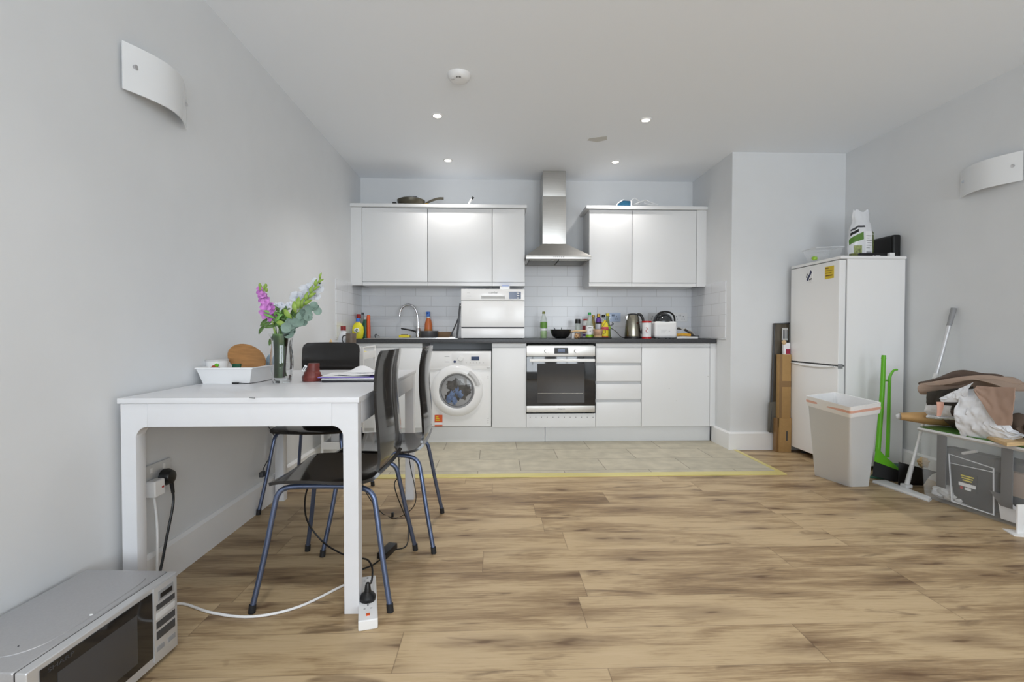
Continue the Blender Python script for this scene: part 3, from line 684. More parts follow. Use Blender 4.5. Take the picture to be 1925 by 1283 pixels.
obj('barcode', lb, 'dgrey', t)
patch(.64, .74, lambda u: .63, lambda u: .67, 'bag_emblem', 'dgrey')
YK = 3.33
t = thing('black_router_box', 'flat black box lying across the front of the fridge top', 'box', (X(1645, YK, 475), YK+.04, FZ))
obj('box_body', MB().box(X(1617, YK, 475), YK, FZ, X(1676, YK, 475), YK+.07, FZ+.028, .003), 'black', t)
b_ = MB(); b_.box(X(1641, YK, 475), YK-.0008, FZ+.006, X(1644, YK, 475), YK, FZ+.010).box(X(1646, YK, 475), YK-.0008, FZ+.006, X(1655, YK, 475), YK, FZ+.010)
obj('printed_mark', b_, 'lgrey', t)
tag(obj('white_socket_cube', MB().box(X(1670, 3.315, 475), 3.30, FZ, X(1679, 3.315, 475), 3.325, FZ+.026, .003), 'white'), 'small white cube by the black speaker on the fridge', 'cube')
t = thing('black_speaker', 'black slab speaker standing against the wall on the fridge top', 'speaker', (2.84, 3.42, FZ))
obj('speaker_body', MB().box(2.812, 3.33, FZ, 2.866, 3.60, FZ+.16, .018, 4), 'black', t)
obj('grille', MB().box(2.808, 3.35, FZ+.015, 2.8125, 3.58, FZ+.145, .002), 'blackm', t)
tag(obj('green_packet', MB().box(X(1600, 3.31, 475), 3.30, FZ, X(1611, 3.31, 475), 3.33, FZ+.020, .002), mat('olive_packet', (92, 98, 48), .6)), 'small olive green packet at the foot of the rice bag', 'packet')
Y5 = 3.56
t = thing('plastic_tub', 'clear plastic tub in a thin bag on the left of the fridge top', 'tub', (X(1548, Y5, 480), Y5, FZ))
tx0, tx1 = X(1521, Y5, 470), X(1573, Y5, 470)
obj('tub_body', MB().hexa([(tx0+.03, Y5-.06, FZ), (tx1-.03, Y5-.06, FZ), (tx1-.03, Y5+.06, FZ), (tx0+.03, Y5+.06, FZ)], [(tx0, Y5-.08, FZ+.09), (tx1, Y5-.08, FZ+.10), (tx1, Y5+.08, FZ+.10), (tx0, Y5+.08, FZ+.09)], .01), 'clearer', t)
obj('tub_rim', MB().tube([(tx0, Y5-.08, FZ+.09), (tx1, Y5-.08, FZ+.10), (tx1, Y5+.08, FZ+.10), (tx0, Y5+.08, FZ+.09), (tx0, Y5-.08, FZ+.09)], .003, 6, smooth=False), 'bag', t)
obj('crumpled_bag', MB().blob((tx0+.09, Y5, FZ+.036), (.07, .05, .032), .6, 3, 3, 5), 'clear', t)
obj('green_corner', MB().blob((tx0+.022, Y5-.03, FZ+.018), (.02, .02, .016), .3, 3, 2, 5), 'pea', t)
tag(obj('cling_film', MB().surf(lambda u, v: Vector((2.44+.13*u, 3.33+.12*v, FZ+.002+.022*abs(noise.noise(Vector((u*3, v*3, 1))))+.01*u)), 10, 8, .001), 'clear'), 'crumpled clear film lying beside the rice bag on the fridge', 'film')
# ================================================================== DINING TABLE
TX0, TX1, TY0, TY1 = XL+.021, -.463, 1.659, 2.848
t = thing('dining_table', 'white rectangular dining table against the left wall', 'table', ((TX0+TX1)/2, (TY0+TY1)/2, 0))
obj('table_top', MB().box(TX0, TY0, .732, TX1, TY1, .75, .0015), 'table', t)
# end frames: apron with rounded inner corners, legs as parts
def leg_poly(x0, x1, inner, r=.038, zt=.731, za=.652):
    """leg with the quarter round into the apron; inner=+1 when the apron is on the right"""
    L = [(x0, 0), (x1, 0)]
    if inner > 0:
        L = [(x0, 0), (x1, 0), (x1, za-r)]
        for k in range(7): a_ = PI-PI/2*k/6; L.append((x1+r+r*math.cos(a_), za-r+r*math.sin(a_)))
        L += [(x1+r, zt), (x0, zt)]
    else:
        L = [(x1, 0), (x1, zt), (x0-r, zt)]
        for k in range(7): a_ = PI/2-PI/2*k/6; L.append((x0-r+r*math.cos(a_), za-r+r*math.sin(a_)))
        L += [(x0, za-r), (x0, 0)]
    return L
i0, i1 = TX0+.006, TX1-.006; lw = .050
for y0 in (TY0+.006, TY1-.062):
    obj('leg', MB().prism(leg_poly(i0, i0+lw, 1), 'y', y0 if y0 < 2 else y0+.011, y0+.045 if y0 < 2 else y0+.056, .0012, 1), 'table', t)
    obj('leg', MB().prism(leg_poly(i1-lw, i1, -1), 'y', y0 if y0 < 2 else y0+.011, y0+.045 if y0 < 2 else y0+.056, .0012, 1), 'table', t)
    obj('apron', MB().box(i0+lw+.038, y0+.0, .652, i1-lw-.038, y0+.02, .731, .001), 'table', t)
for x0 in (i0, i1-.02):
    obj('side_rail', MB().box(x0, TY0+.062, .652, x0+.02, TY1-.062, .731, .001), 'table', t)
b_ = MB()
tag(obj('pencil_stub', MB().cyl((G(469, 748.3, .752).x, G(469, 748.3, .752).y, .7525), (G(479, 749, .752).x, G(479, 749, .752).y, .7525), .0022, seg=6), 'mgrey'), 'tiny grey pencil stub near the front edge of the table', 'stub')
# ================================================================== CHAIRS (local: front is +X)
def prof(u):
    pts = [(.205, .428), (.17, .438), (.08, .441), (-.02, .437), (-.10, .436), (-.155, .444), (-.188, .468), (-.203, .510), (-.206, .57), (-.200, .65), (-.194, .73), (-.197, .82), (-.212, .905)]
    n = len(pts)-1; t_ = u*n; i = min(int(t_), n-1); t_ -= i
    p0, p1, p2, p3 = [Vector((*pts[max(0, min(n, j))], 0)) for j in (i-1, i, i+1, i+2)]
    return .5*((2*p1)+(-p0+p2)*t_+(2*p0-5*p1+4*p2-p3)*t_*t_+(-p0+3*p1-3*p2+p3)*t_**3)
def width(u):
    w_ = .198
    if u < .05: w_ = .198*(1-.10*(1-u/.05)**2)
    if .35 < u: w_ = .198-.022*min(1, (u-.35)/.25)
    if u > .955: w_ -= .028*((u-.955)/.045)**2.2
    return w_
def shellfn(u0, u1):
    def fn(u, v):
        q = u0+(u1-u0)*u; p_ = prof(q); s = (v-.5)*2; b = .012*s*s
        back = max(0, min(1, (q-.45)/.2))
        return Vector((p_.x+back*b*1.3, s*width(q), p_.y+(1-back)*b*.6))
    return fn
def chair(name, label, pos, rz):
    t = thing(name, label, 'chair', (0, 0, 0), 'black lacquered chairs')
    obj('seat', MB().surf(shellfn(0, .5), 22, 12, .011), 'shell', t)
    obj('backrest', MB().surf(shellfn(.5, 1), 24, 12, .011), 'shell', t)
    for sx in (1, -1):
        for sy in (1, -1):
            lx, ly = .238, .236
            pts = [(0, sy*.168, .419), (sx*.10, sy*.170, .419), (sx*.150, sy*.174, .413), (sx*.172, sy*.180, .392), (sx*.182, sy*.186, .35), (sx*.208, sy*.21, .18), (sx*lx, sy*ly, .014)]
            if sx < 0: pts = [(0, sy*.168, .419), (-.09, sy*.170, .417), (-.140, sy*.174, .408), (-.166, sy*.180, .386), (-.178, sy*.186, .34), (-.206, sy*.21, .18), (-lx, sy*ly, .014)]
            lg = obj('leg', MB().tube(pts, .0095, 10), 'tube', t)
            obj('rubber_foot', MB().cyl((sx*(lx-.0015), sy*(ly-.001), .028), (sx*(lx+.001), sy*(ly+.001), 0), .0118), 'rubber', lg)
    obj('seat_bracket', MB().box(-.03, -.168, .413, -.006, .168, .423, .002).box(.06, -.168, .413, .085, .168, .423, .002), 'tube', t)
    t.location = pos; t.rotation_euler = (0, 0, rz); return t
ca = chair('dining_chair', 'glossy black chair nearest the camera, pushed under the table side', (-.598, 1.917, 0), PI-.02)
cb = dup(ca); cb.location = (-.515, 2.345, 0); cb.rotation_euler = (0, 0, PI+.03); cb['label'] = 'glossy black chair behind the nearest one on the same table side'
cc = dup(ca); cc.location = (-1.014, 2.83, 0); cc.rotation_euler = (0, 0, -PI/2-.025); cc['label'] = 'black chair at the far end of the table, its back facing forward'
# ================================================================== ON THE TABLE
TZ = .75
# tray
t = thing('white_tray', 'deep white rectangular tray on the table against the left wall', 'tray', (-1.15, 2.26, TZ))
ax0, ax1, ay0, ay1 = -1.252, -1.055, 2.115, 2.46
fl = .018; H = .067
def ring(d, z): return [(ax0-d, ay0-d, z), (ax1+d, ay0-d, z), (ax1+d, ay1+d, z), (ax0-d, ay1+d, z)]
trb = MB()
trb.hexa(ring(0, TZ), ring(.001, TZ+.004))
for i in range(4):
    j = (i+1) % 4; o_, oi = ring(0, TZ), ring(-.004, TZ+.004); p_, pi_ = ring(fl, TZ+H), ring(fl-.004, TZ+H)
    trb.hexa([o_[i], o_[j], oi[j], oi[i]], [p_[i], p_[j], pi_[j], pi_[i]])
obj('basin', trb, 'white', t)
rm = MB(); R4 = ring(fl+.002, TZ+H); rm.tube(R4+[R4[0]], .0035, 8, smooth=False); obj('rim', rm, 'white', t)
# things in the tray
q = P(408, 690, 2.22)
t = thing('yogurt_tub', 'white yogurt tub with a red and green fruit print in the tray', 'tub', (q.x, 2.22, TZ+.005))
obj('tub_body', MB().lathe([(0, 0), (.037, 0), (.046, .088), (0, .088)], (q.x, 2.22, TZ+.005)), 'white', t)
obj('tub_lid', MB().lathe([(0, .087), (.048, .087), (.048, .093), (.040, .094), (0, .090)], (q.x, 2.22, TZ+.005)), 'lgrey', t)
fm = MB().blob((q.x+.012, 2.22-.0415, TZ+.058), (.018, .004, .020), 0); obj('fruit_print', fm, mat('print_red', (168, 74, 48), .5), t)
obj('leaf_print', MB().blob((q.x+.022, 2.22-.0415, TZ+.075), (.010, .004, .008), 0), 'green', t)
q = P(464, 675, 2.30); Rb = Matrix.Rotation(-.62, 4, 'Y') @ Matrix.Rotation(.35, 4, 'X')
tag(obj('wooden_board', MB().lathe([(0, -.006), (.078, -.006), (.081, 0), (.078, .006), (0, .006)], (q.x, 2.30, TZ+.098), 40, Matrix.Rotation(.50, 4, 'Y') @ Matrix.Rotation(PI/2-.30, 4, 'X'), 1.12, .78), 'dwood'), 'oval brown wooden board leaning in the tray', 'board')
tag(obj('green_carton', MB().box(-1.212, 2.27, TZ+.005, -1.176, 2.32, TZ+.075, .004), 'dgreen'), 'dark green carton in the tray behind the wooden board', 'carton')
tag(obj('crisp_packet', MB().blob((-1.085, 2.40, TZ+.060), (.03, .035, .055), .35, 3, 3, 8), mat('packet_blue', (150, 176, 196), .3, noise_=.3, scale=40)), 'pale blue foil packet at the right end of the tray', 'packet')
q = P(399, 691, 2.14); tag(obj('red_sachet', MB().box(-1.225, 2.128, TZ+.055, -1.195, 2.145, TZ+.069, .003, M=None), mat('sachet_red', (120, 40, 52), .5)), 'tiny dark red sachet at the front of the tray', 'sachet')
a = G(442, 722, TZ); tag(obj('charging_plug', MB().box(a.x-.012, a.y-.004, TZ, a.x+.014, a.y+.004, TZ+.006, .001).tube([(a.x+.014, a.y, TZ+.003), (-1.045, 2.092, TZ+.003), (-1.03, 2.2, TZ+.003), (-1.02, 2.36, TZ+.003)], .0018, 6), 'black'), 'small black cable with plug lying along the front of the tray', 'cable')
# vase
VX, VY = G(529, 720, TZ).x, 2.15
t = thing('glass_vase', 'tall clear glass vase on the table holding the flowers', 'vase', (VX, VY, TZ))
vp_ = [(0, 0), (.034, 0), (.038, .006), (.044, .04), (.048, .08), (.046, .12), (.041, .155), (.043, .185), (.050, .215)]
inner = [(r-.0035, z) for r, z in reversed(vp_[2:])]+[(.030, .022), (0, .020)]
obj('vase_wall', MB().lathe(vp_+inner, (VX, VY, TZ), 40), 'glass', t)
def V(px, py, dy=0): return P(px, py, VY+dy)
vb = Vector((VX, VY, TZ+.03))
# pink stock
t = thing('pink_stock_flower', 'pink stock flower spike leaning left in the vase', 'flower', vb)
obj('stalk', MB().tube([vb+Vector((.01, 0, 0)), V(522, 650), V(513, 610), V(503, 580), V(494, 540)], .0042, 8, radii=(.005, .003)), 'lime', t)
random.seed(5)
def blossom(mbb, c, s, n=6):
    for k in range(n):
        a_ = 2*PI*k/n+random.random(); d = Vector((math.cos(a_), -.45-.3*random.random(), math.sin(a_)*.8))
        mbb.leaf(c, d, (0, -1, .3), s*(.8+.4*random.random()), s*.9, .35, .001)
for k in range(15):
    u = k/14; px = 508-15*u+random.uniform(-9, 9)*(1-.6*u); py = 594-50*u
    q = V(px, py, random.uniform(-.03, .02)); b_ = MB(); blossom(b_, q, .024*(1.15-.45*u), 7)
    b_.blob(q, (.008, .008, .008)); obj('blossom', b_, 'pink' if k % 3 else 'mauve', t)
b_ = MB()
for k in range(9): q = V(494+random.uniform(-6, 7), 541+random.uniform(-6, 9)); b_.blob(q, (.006, .006, .009), .2)
obj('bud', b_, 'lime', t)
b_ = MB()
for px, py, dx, dz in ((512, 604, -1, -.6), (520, 612, -1.0, -.2), (505, 598, -.8, -.9), (526, 600, .6, .5), (514, 630, -.3, -1), (498, 610, -.5, -1), (534, 590, .4, .8)):
    obj('leaf', MB().leaf(V(px, py), (dx, -.3, dz), (0, -1, .2), .05, .016, .2), 'leaf', t)
# gladiolus
t = thing('gladiolus_spike', 'green budding gladiolus spike leaning right in the vase', 'flower', vb)
obj('stalk', MB().tube([vb, V(531, 640), V(548, 605), V(570, 575), V(590, 545), V(603, 521)], .004, 8, radii=(.005, .002)), 'lime', t)
for k in range(9):
    u = k/8; q = V(565+36*u, 582-56*u); s = 1 if k % 2 else -1
    obj('bud', MB().leaf(q, (.55+.25*s, -.2, .75-.25*s), (0, -1, 0), .052-.02*u, .018-.007*u, .5, .003), 'lime', t)
b_ = MB()
for px, py, dx, dz in ((556, 590, -.1, 1), (548, 600, -.7, 1), (560, 582, .1, 1), (540, 612, -1, .4)): obj('leaf', MB().leaf(V(px, py, -.02), (dx, -.1, dz), (0, -1, 0), .055, .022, .3, .002), 'lime', t)
# eucalyptus
t = thing('eucalyptus_branch', 'grey green eucalyptus branch with round leaves in the vase', 'foliage', vb)
br = [vb+Vector((.01, .01, 0)), V(538, 640), V(548, 612), V(560, 598), V(578, 580), V(594, 572)]
obj('twig', MB().tube(br, .003, 7), 'stem', t)
for k in range(36):
    u = k/35; px = 540+54*u; py = 624-46*u
    q = V(px+random.uniform(-7, 7), py+random.uniform(-9, 9), random.uniform(-.045, .01))
    r_ = .020*(1.1-.25*u)
    Rm = Euler((PI/2+random.uniform(-.6, .6), 0, random.uniform(-.6, .6))).to_matrix().to_4x4()
    obj('leaf', MB().lathe([(0, 0), (r_*.6, .001), (r_, .004), (r_, .005), (r_*.6, .002), (0, .001)], q, 18, Rm), 'euca', t)
# white lily
t = thing('white_gladiolus', 'white translucent gladiolus bloom behind the green spike', 'flower', vb)
obj('stalk', MB().tube([vb+Vector((0, .015, 0)), V(535, 620, .03), V(560, 575, .05), V(582, 545, .06)], .003, 7), 'lime', t)
for k, (px, py) in enumerate(((575, 560), (583, 545), (592, 556), (570, 575), (598, 540), (560, 560))):
    b_ = MB(); q = V(px, py, .05); blossom(b_, q, .042, 5); obj('bloom', b_, 'petal', t)
obj('stamen', MB().blob(V(601, 533, .0), (.004, .004, .004)).blob(V(541, 574, 0), (.008, .004, .003)), 'dgrey', t)
# filler greens, small white flowers
t = thing('dark_foliage', 'dark green leafy stems crossing in the middle of the vase', 'foliage', vb)
for k, (px, py) in enumerate(((516, 590), (528, 582), (536, 586), (545, 592), (522, 600), (540, 602), (530, 596), (512, 600))):
    obj('stalk', MB().tube([vb+Vector((.02*math.cos(k*2), .02*math.sin(k*2), 0)), V(522+k*2, 640), V(px, py, -.02+.008*k)], .0024, 6), 'leaf', t)
    b_ = MB()
    for j in range(5): b_.leaf(V(px, py+j*4, -.02+.008*k), (random.uniform(-1, 1), random.uniform(-.5, .3), random.uniform(0, .9)), (0, -1, .3), .045, .013, .2)
    obj('leaf', b_, 'leaf' if k % 2 else 'deep', t)
obj('broad_leaf', MB().surf(lambda u, v: Vector((VX+(-.010+.004*math.sin(u*3))+.034*(v-.5)*(1.1+.3*u), VY-.018+.03*(v-.5)**2*4*.3, TZ+.024+.19*u)), 14, 5, .002), 'deep', t)
obj('broad_leaf', MB().surf(lambda u, v: Vector((VX+.004+.012*u+.016*(v-.5), VY+.004, TZ+.024+.20*u)), 10, 4, .002), mat('blue_green', (84, 120, 116), .4), t)
obj('brown_stalk', MB().tube([(VX+.012, VY-.01, TZ+.025), (VX+.020, VY-.012, TZ+.1), (VX+.030, VY-.01, TZ+.2)], .0035, 7), 'stem', t)
t = thing('small_white_flowers', 'row of small white and pink blooms at the vase centre', 'flower', vb)
obj('stalk', MB().tube([vb, V(527, 630), V(530, 580)], .0025, 6), 'leaf', t)
for px, py in ((521, 575), (530, 573), (538, 577), (546, 573), (526, 580), (552, 576)):
    b_ = MB(); blossom(b_, V(px, py, -.01), .016, 6); obj('bloom', b_, 'petal', t)
# pouch, laptop, papers
q = G(580, 718, TZ); Y9 = q.y+.02
t = thing('maroon_pouch', 'maroon leather pouch with a white label on the table', 'pouch', (q.x, Y9, TZ))
def pouch(u, v):
    a_ = 2*PI*u; k = [1.0, 1.05, .92, .74, .62, .58, .30][int(v*6)] if v < 1 else .02
    return Vector((q.x+.004+.040*k*math.cos(a_)*(1+.10*math.sin(3*a_)+.12*noise.noise(Vector((math.cos(a_)*2, math.sin(a_)*2, v*3))))+.012*v, Y9+.03*k*math.sin(a_), TZ+.001+.080*min(v*1.12, 1)))
obj('pouch_body', MB().surf(pouch, 24, 12), 'pouch', t)
a_ = Vector((q.x-.016, Y9-.024, TZ+.060)); obj('label_tag', MB().box(-.006, -.001, -.015, .006, .001, .015, .0005, M=Matrix.Translation(a_) @ Matrix.Rotation(.55, 4, 'Y')), 'white', t)
obj('label_print', MB().box(-.003, -.0016, -.009, .003, -.001, .009, M=Matrix.Translation(a_) @ Matrix.Rotation(.55, 4, 'Y')), 'mgrey', t)
t = thing('laptop', 'closed dark laptop under the papers at the right table edge', 'laptop', (-.63, 2.25, TZ))
Rl = Matrix.Translation((-.635, 2.265, 0)) @ Matrix.Rotation(.07, 4, 'Z')
obj('laptop_base', MB().box(-.135, -.105, TZ+.001, .135, .105, TZ+.010, .003, M=Rl), 'laptop', t)
obj('laptop_lid', MB().box(-.137, -.104, TZ+.0105, .137, .106, TZ+.017, .002, M=Rl), 'silverl', t)
Rf = Matrix.Translation((-.66, 2.275, 0)) @ Matrix.Rotation(.02, 4, 'Z')
tag(obj('lilac_folder', MB().box(-.13, -.10, TZ+.0175, .12, .10, TZ+.021, .0008, M=Rf), 'lilac'), 'thin lilac folder between laptop and loose papers', 'folder')
def sheet(cx, cy, rz, z, amp, name='paper_sheet'):
    R_ = Matrix.Translation((cx, cy, 0)) @ Matrix.Rotation(rz, 4, 'Z')
    return MB().surf(lambda u, v: R_ @ Vector(((u-.5)*.21, (v-.5)*.297*.75, z+amp*(abs(u-.45)*1.2+.4*v*u))), 8, 6, .0005)
tag(obj('paper_sheet', sheet(-.68, 2.29, .1, TZ+.022, .004), 'paper'), 'flat white paper sheet lying on the lilac folder', 'paper', 'papers on the laptop')
tag(obj('paper_sheet', sheet(-.61, 2.31, -.25, TZ+.0245, .012), 'paper'), 'top white paper sheet with lifted corner by the chair back', 'paper', 'papers on the laptop')
tag(obj('paper_sheet', MB().surf(lambda u, v: Vector((-.71+.13*u, 2.30+.10*v, TZ+.031+.026*math.sin(PI*min(1, u*1.1))*v)), 10, 6, .0005), 'paper'), 'creased white paper peaking over the other sheets', 'paper', 'papers on the laptop')
# ================================================================== CABLES AND POWER
t = thing('laptop_charger', 'black laptop charger with brick and cable hanging off the table', 'charger', G(728, 1045))
cA = [Vector((-.51, 2.27, TZ+.006)), Vector((-.48, 2.235, TZ+.010)), Vector((-.455, 2.22, TZ+.004)), Vector((-.448, 2.22, .70)), P(750, 865, 2.35), P(749, 895, 2.33), P(742, 908, 2.33), P(744, 925, 2.32), P(757, 960, 2.40), G(766, 985), G(768, 1010), G(762, 1030), G(740, 1036)]
cA = [Vector((p.x, p.y, max(p.z, .004))) for p in cA]
obj('cable', MB().tube(cA, .0026, 6), 'black', t)
bq = G(728, 1042); Rq = Matrix.Translation((bq.x, bq.y, 0)) @ Matrix.Rotation(-.25, 4, 'Z')
obj('power_brick', MB().box(-.02, -.055, .001, .022, .055, .028, .005, M=Rq), 'black', t)
cB = [G(718, 1052), G(700, 1065), G(683, 1072), G(660, 1080)]
obj('mains_cable', MB().tube([Vector((p.x, p.y, .004)) for p in cB], .0032, 6), 'black', t)
obj('cable_tie', MB().box(G(738, 972).x-.006, G(738, 972).y-.006, .0, G(738, 972).x+.006, G(738, 972).y+.006, .022, .002), 'black', t)
cC = [P(768, 850, 2.5), P(772, 880, 2.5), P(782, 930, 2.45), P(776, 955, 2.42), G(755, 972), G(740, 976), G(720, 968), P(700, 945, 2.5), P(683, 915, 2.35), P(678, 885, 2.3)]
tag(obj('thin_cable', MB().tube([Vector((p.x, p.y, max(p.z, .004))) for p in cC], .0024, 6), 'black'), 'thin black cable looping between the two side chairs', 'cable')
# power strip
p0, p1 = G(692, 1186), G(691, 1100)
t = thing('power_strip', 'white extension lead block on the floor beside the table leg', 'power strip', ((p0.x+p1.x)/2, (p0.y+p1.y)/2, 0))
an = math.atan2(p1.x-p0.x, p1.y-p0.y); Ls = (p1-p0).length
Ms = Matrix.Translation(((p0.x+p1.x)/2, (p0.y+p1.y)/2, 0)) @ Matrix.Rotation(-an, 4, 'Z')
obj('strip_body', MB().box(-.031, -Ls/2, 0, .031, Ls/2, .034, .007, 3, M=Ms), 'white', t)
sb = MB()
for k in range(3):
    yk = -Ls/2+.075+k*.095
    for a, b_, c, d in ((-.003, .003, .012, .02), (-.014, -.008, -.008, -.004), (.008, .014, -.008, -.004)): sb.box(a, yk+c, .0335, b_, yk+d, .0348, M=Ms)
obj('socket_slot', sb, 'mgrey', t)
obj('switch', MB().box(-.006, -Ls/2+.025, .033, .006, -Ls/2+.037, .037, .001, M=Ms), 'orange', t)
pl = Ms @ Vector((0, -Ls/2+.125, .034))
t = thing('black_plug', 'black round mains plug pushed into the extension block', 'plug', pl)
obj('plug_body', MB().lathe([(0, 0), (.026, 0), (.028, .012), (.022, .022), (.012, .030), (.009, .052), (.006, .060), (0, .060)], pl, 24), 'black', t)
ck = [pl+Vector((0, 0, .058)), P(698, 1095, 1.72), P(700, 1070, 1.80), P(692, 1054, 1.85), P(678, 1050, 1.88), P(650, 1045, 1.95), P(610, 1022, 2.02), P(580, 985, 2.02), P(573, 950, 2.0), P(580, 915, 1.96), P(605, 893, 1.92), P(640, 880, 1.95)]
obj('cable', MB().tube([Vector((p.x, p.y, max(p.z, .01))) for p in ck], .0036, 7), 'black', t)
wc = [Vector((XL+.05, 1.80, .40)), Vector((XL+.05, 1.80, .25)), Vector((XL+.055, 1.79, .06)), Vector((XL+.10, 1.74, .006)), G(345, 1136, .005), G(400, 1153, .005), G(475, 1160, .005), G(560, 1142, .005), G(640, 1104, .005), G(668, 1092, .005), G(684, 1096, .005)]
# wall socket
def wall_socket(name, label, x, y0, y1, z0, z1, sgn):
    t = thing(name, label, 'socket', (x, (y0+y1)/2, z0))
    obj('face_plate', MB().box(min(x, x+sgn*.010), y0, z0, max(x, x+sgn*.010), y1, z1, .003), 'silverl', t)
    s = MB()
    for yy in (y0+.035, y1-.045):
        s.box(min(x+sgn*.009, x+sgn*.011), yy, z1-.03, max(x+sgn*.009, x+sgn*.011), yy+.012, z1-.012)
    obj('rocker', s, 'white', t); return t
wall_socket('wall_socket', 'brushed double wall socket under the table on the left wall', XL, 1.79, 1.94, .392, .478, 1)
t = thing('white_mains_plug', 'white plug with red fuse mark in the left wall socket', 'plug', (XL+.03, 1.82, .36))
obj('plug_body', MB().box(XL+.011, 1.795, .365, XL+.048, 1.85, .425, .008, 3), 'white', t)
obj('fuse_mark', MB().box(XL+.0478, 1.832, .392, XL+.0488, 1.842, .399), 'red', t)
obj('cable', MB().tube([(XL+.03, 1.815, .368)]+[tuple(p) for p in wc[1:]], .0045, 8), 'white', t)
t = thing('black_mains_plug', 'black plug in the left wall socket beside the white one', 'plug', (XL+.03, 1.9, .36))
obj('plug_body', MB().lathe([(0, 0), (.030, 0), (.032, .016), (.024, .034), (0, .040)], (XL+.011, 1.895, .415), 24, Matrix.Rotation(PI/2, 4, 'Y')), 'black', t)
obj('cable_grip', MB().cyl((XL+.036, 1.90, .405), (XL+.040, 1.905, .350), .008, .006), 'black', t)
obj('cable', MB().tube([(XL+.040, 1.905, .352), (XL+.042, 1.90, .30), (XL+.045, 1.86, .2), (XL+.06, 1.80, .10), (XL+.07, 1.74, .02), (XL+.09, 1.66, .006), (XL+.13, 1.60, .006)], .0048, 8), 'black', t)
t = thing('hanging_adapter', 'small grey cable with a plug hanging behind the far chair', 'cable', (XL+.06, 2.7, .2))
obj('cable', MB().tube([W(503, 800, XL+.05), W(517, 825, XL+.04), W(512, 850, XL+.04), W(497, 878, XL+.04), W(494, 888, XL+.04)], .0028, 6), 'dgrey', t)
q = W(493, 892, XL+.04); obj('plug_body', MB().box(q.x-.010, q.y-.018, q.z-.014, q.x+.010, q.y+.018, q.z+.014, .004), 'dgrey', t)
# ================================================================== MICROWAVE
mo = Vector((-.972, 1.50, 0)); mr = Vector((-1.000, 1.098, 0))   # right-back and right-front corners of the door face
ang = math.atan2(-(mo.x-mr.x), mo.y-mr.y)
Mw = Matrix.Translation(mo) @ Matrix.Rotation(ang, 4, 'Z')       # local: x outwards (door face at 0), y 0..-L along the face
L = .445; D = .285; H0, H1 = .012, .242
t = thing('microwave_oven', 'silver microwave oven on the floor in front of the table', 'microwave', tuple(Mw @ Vector((-D/2, -L/2, 0))))
obj('casing', MB().box(-D, -L, H0, -.030, 0, H1, .007, 3, M=Mw), 'silver', t)
obj('front_frame', MB().box(-.027, -L, H0, 0, -.0, H1-.001, .005, 3, M=Mw), 'silverl', t)
obj('seam', MB().box(-.0305, -L+.002, H0+.003, -.0265, -.002, H1-.003, M=Mw), 'black', t)
dr = obj('door_glass', MB().box(-.001, -L+.028, H0+.028, .0022, -.100, H1-.014, .0015, M=Mw), 'glassblack', t)
obj('window', MB().box(.0018, -L+.066, H0+.050, .0030, -.155, H1-.045, .001, M=Mw), 'mesh', dr)
text('maker_mark', 'SHARP', .0135, Mw @ Matrix.Translation((.0026, -L+.075, H1-.026)) @ Matrix.Rotation(PI/2, 4, 'Z') @ Matrix.Rotation(PI/2, 4, 'X'), 'dgrey', dr, sx=1.6)
cp = obj('control_panel', MB().box(-.001, -.096, H0+.01, .003, -.008, H1-.006, .0015, M=Mw), 'silverl', t)
obj('display', MB().box(.002, -.080, H1-.050, .0045, -.022, H1-.022, .001, M=Mw), 'mgrey', cp)
obj('display_screen', MB().box(.003, -.074, H1-.044, .0052, -.028, H1-.030, M=Mw), 'black', cp)
for z0, z1, cl in ((H1-.074, H1-.058, 'dgrey'), (H1-.100, H1-.082, 'lgrey'), (H1-.128, H1-.108, 'dgrey'), (H1-.160, H1-.136, 'dgrey')):
    obj('key_pad', MB().box(.002, -.088, z0, .0042, -.016, z1, .001, M=Mw), cl, cp)
obj('button', MB().box(.002, -.088, H0+.036, .0045, -.060, H0+.050, .001, M=Mw).box(.002, -.045, H0+.036, .0045, -.016, H0+.050, .001, M=Mw), 'mgrey', cp)
# pressed line on the lid and side, vents
tl = MB()
tl.tube([Mw @ Vector(p) for p in ((-.06, -.05, H1), (-.05, -.10, H1), (-.05, -.30, H1), (-.07, -.37, H1), (-.12, -.40, H1), (-.22, -.41, H1))], .0018, 5)
obj('pressed_line', tl, 'silver', t)
obj('side_press', MB().tube([Mw @ Vector(p) for p in ((-.24, -L, .20), (-.14, -L, .20), (-.07, -L, .18), (-.06, -L, .10))], .003, 5), 'silverl', t)
ft = MB()
for a, b_ in ((-D+.04, -.05), (-D+.04, -L+.05), (-.06, -.05), (-.06, -L+.05)): obj('foot', MB().cyl(Mw @ Vector((a, b_, 0)), Mw @ Vector((a, b_, H0+.002)), .012), 'black', t)
obj('rear_spacer', MB().box(-D-.010, -.13, H1-.022, -D+.001, -.09, H1-.008, .002, M=Mw), 'black', t)
q = Mw @ Vector((-.052, -.235, H1)); tag(obj('crumb', MB().blob(q+Vector((0, 0, .0015)), (.0045, .003, .0022), .4), 'white'), 'small white crumb on top of the microwave', 'crumb')
q = Mw @ Vector((-.11, -.36, H1)); tag(obj('speck', MB().blob(q+Vector((0, 0, .0008)), (.0016, .002, .001), .3), 'dgrey'), 'dark speck on the microwave top near its front corner', 'speck')
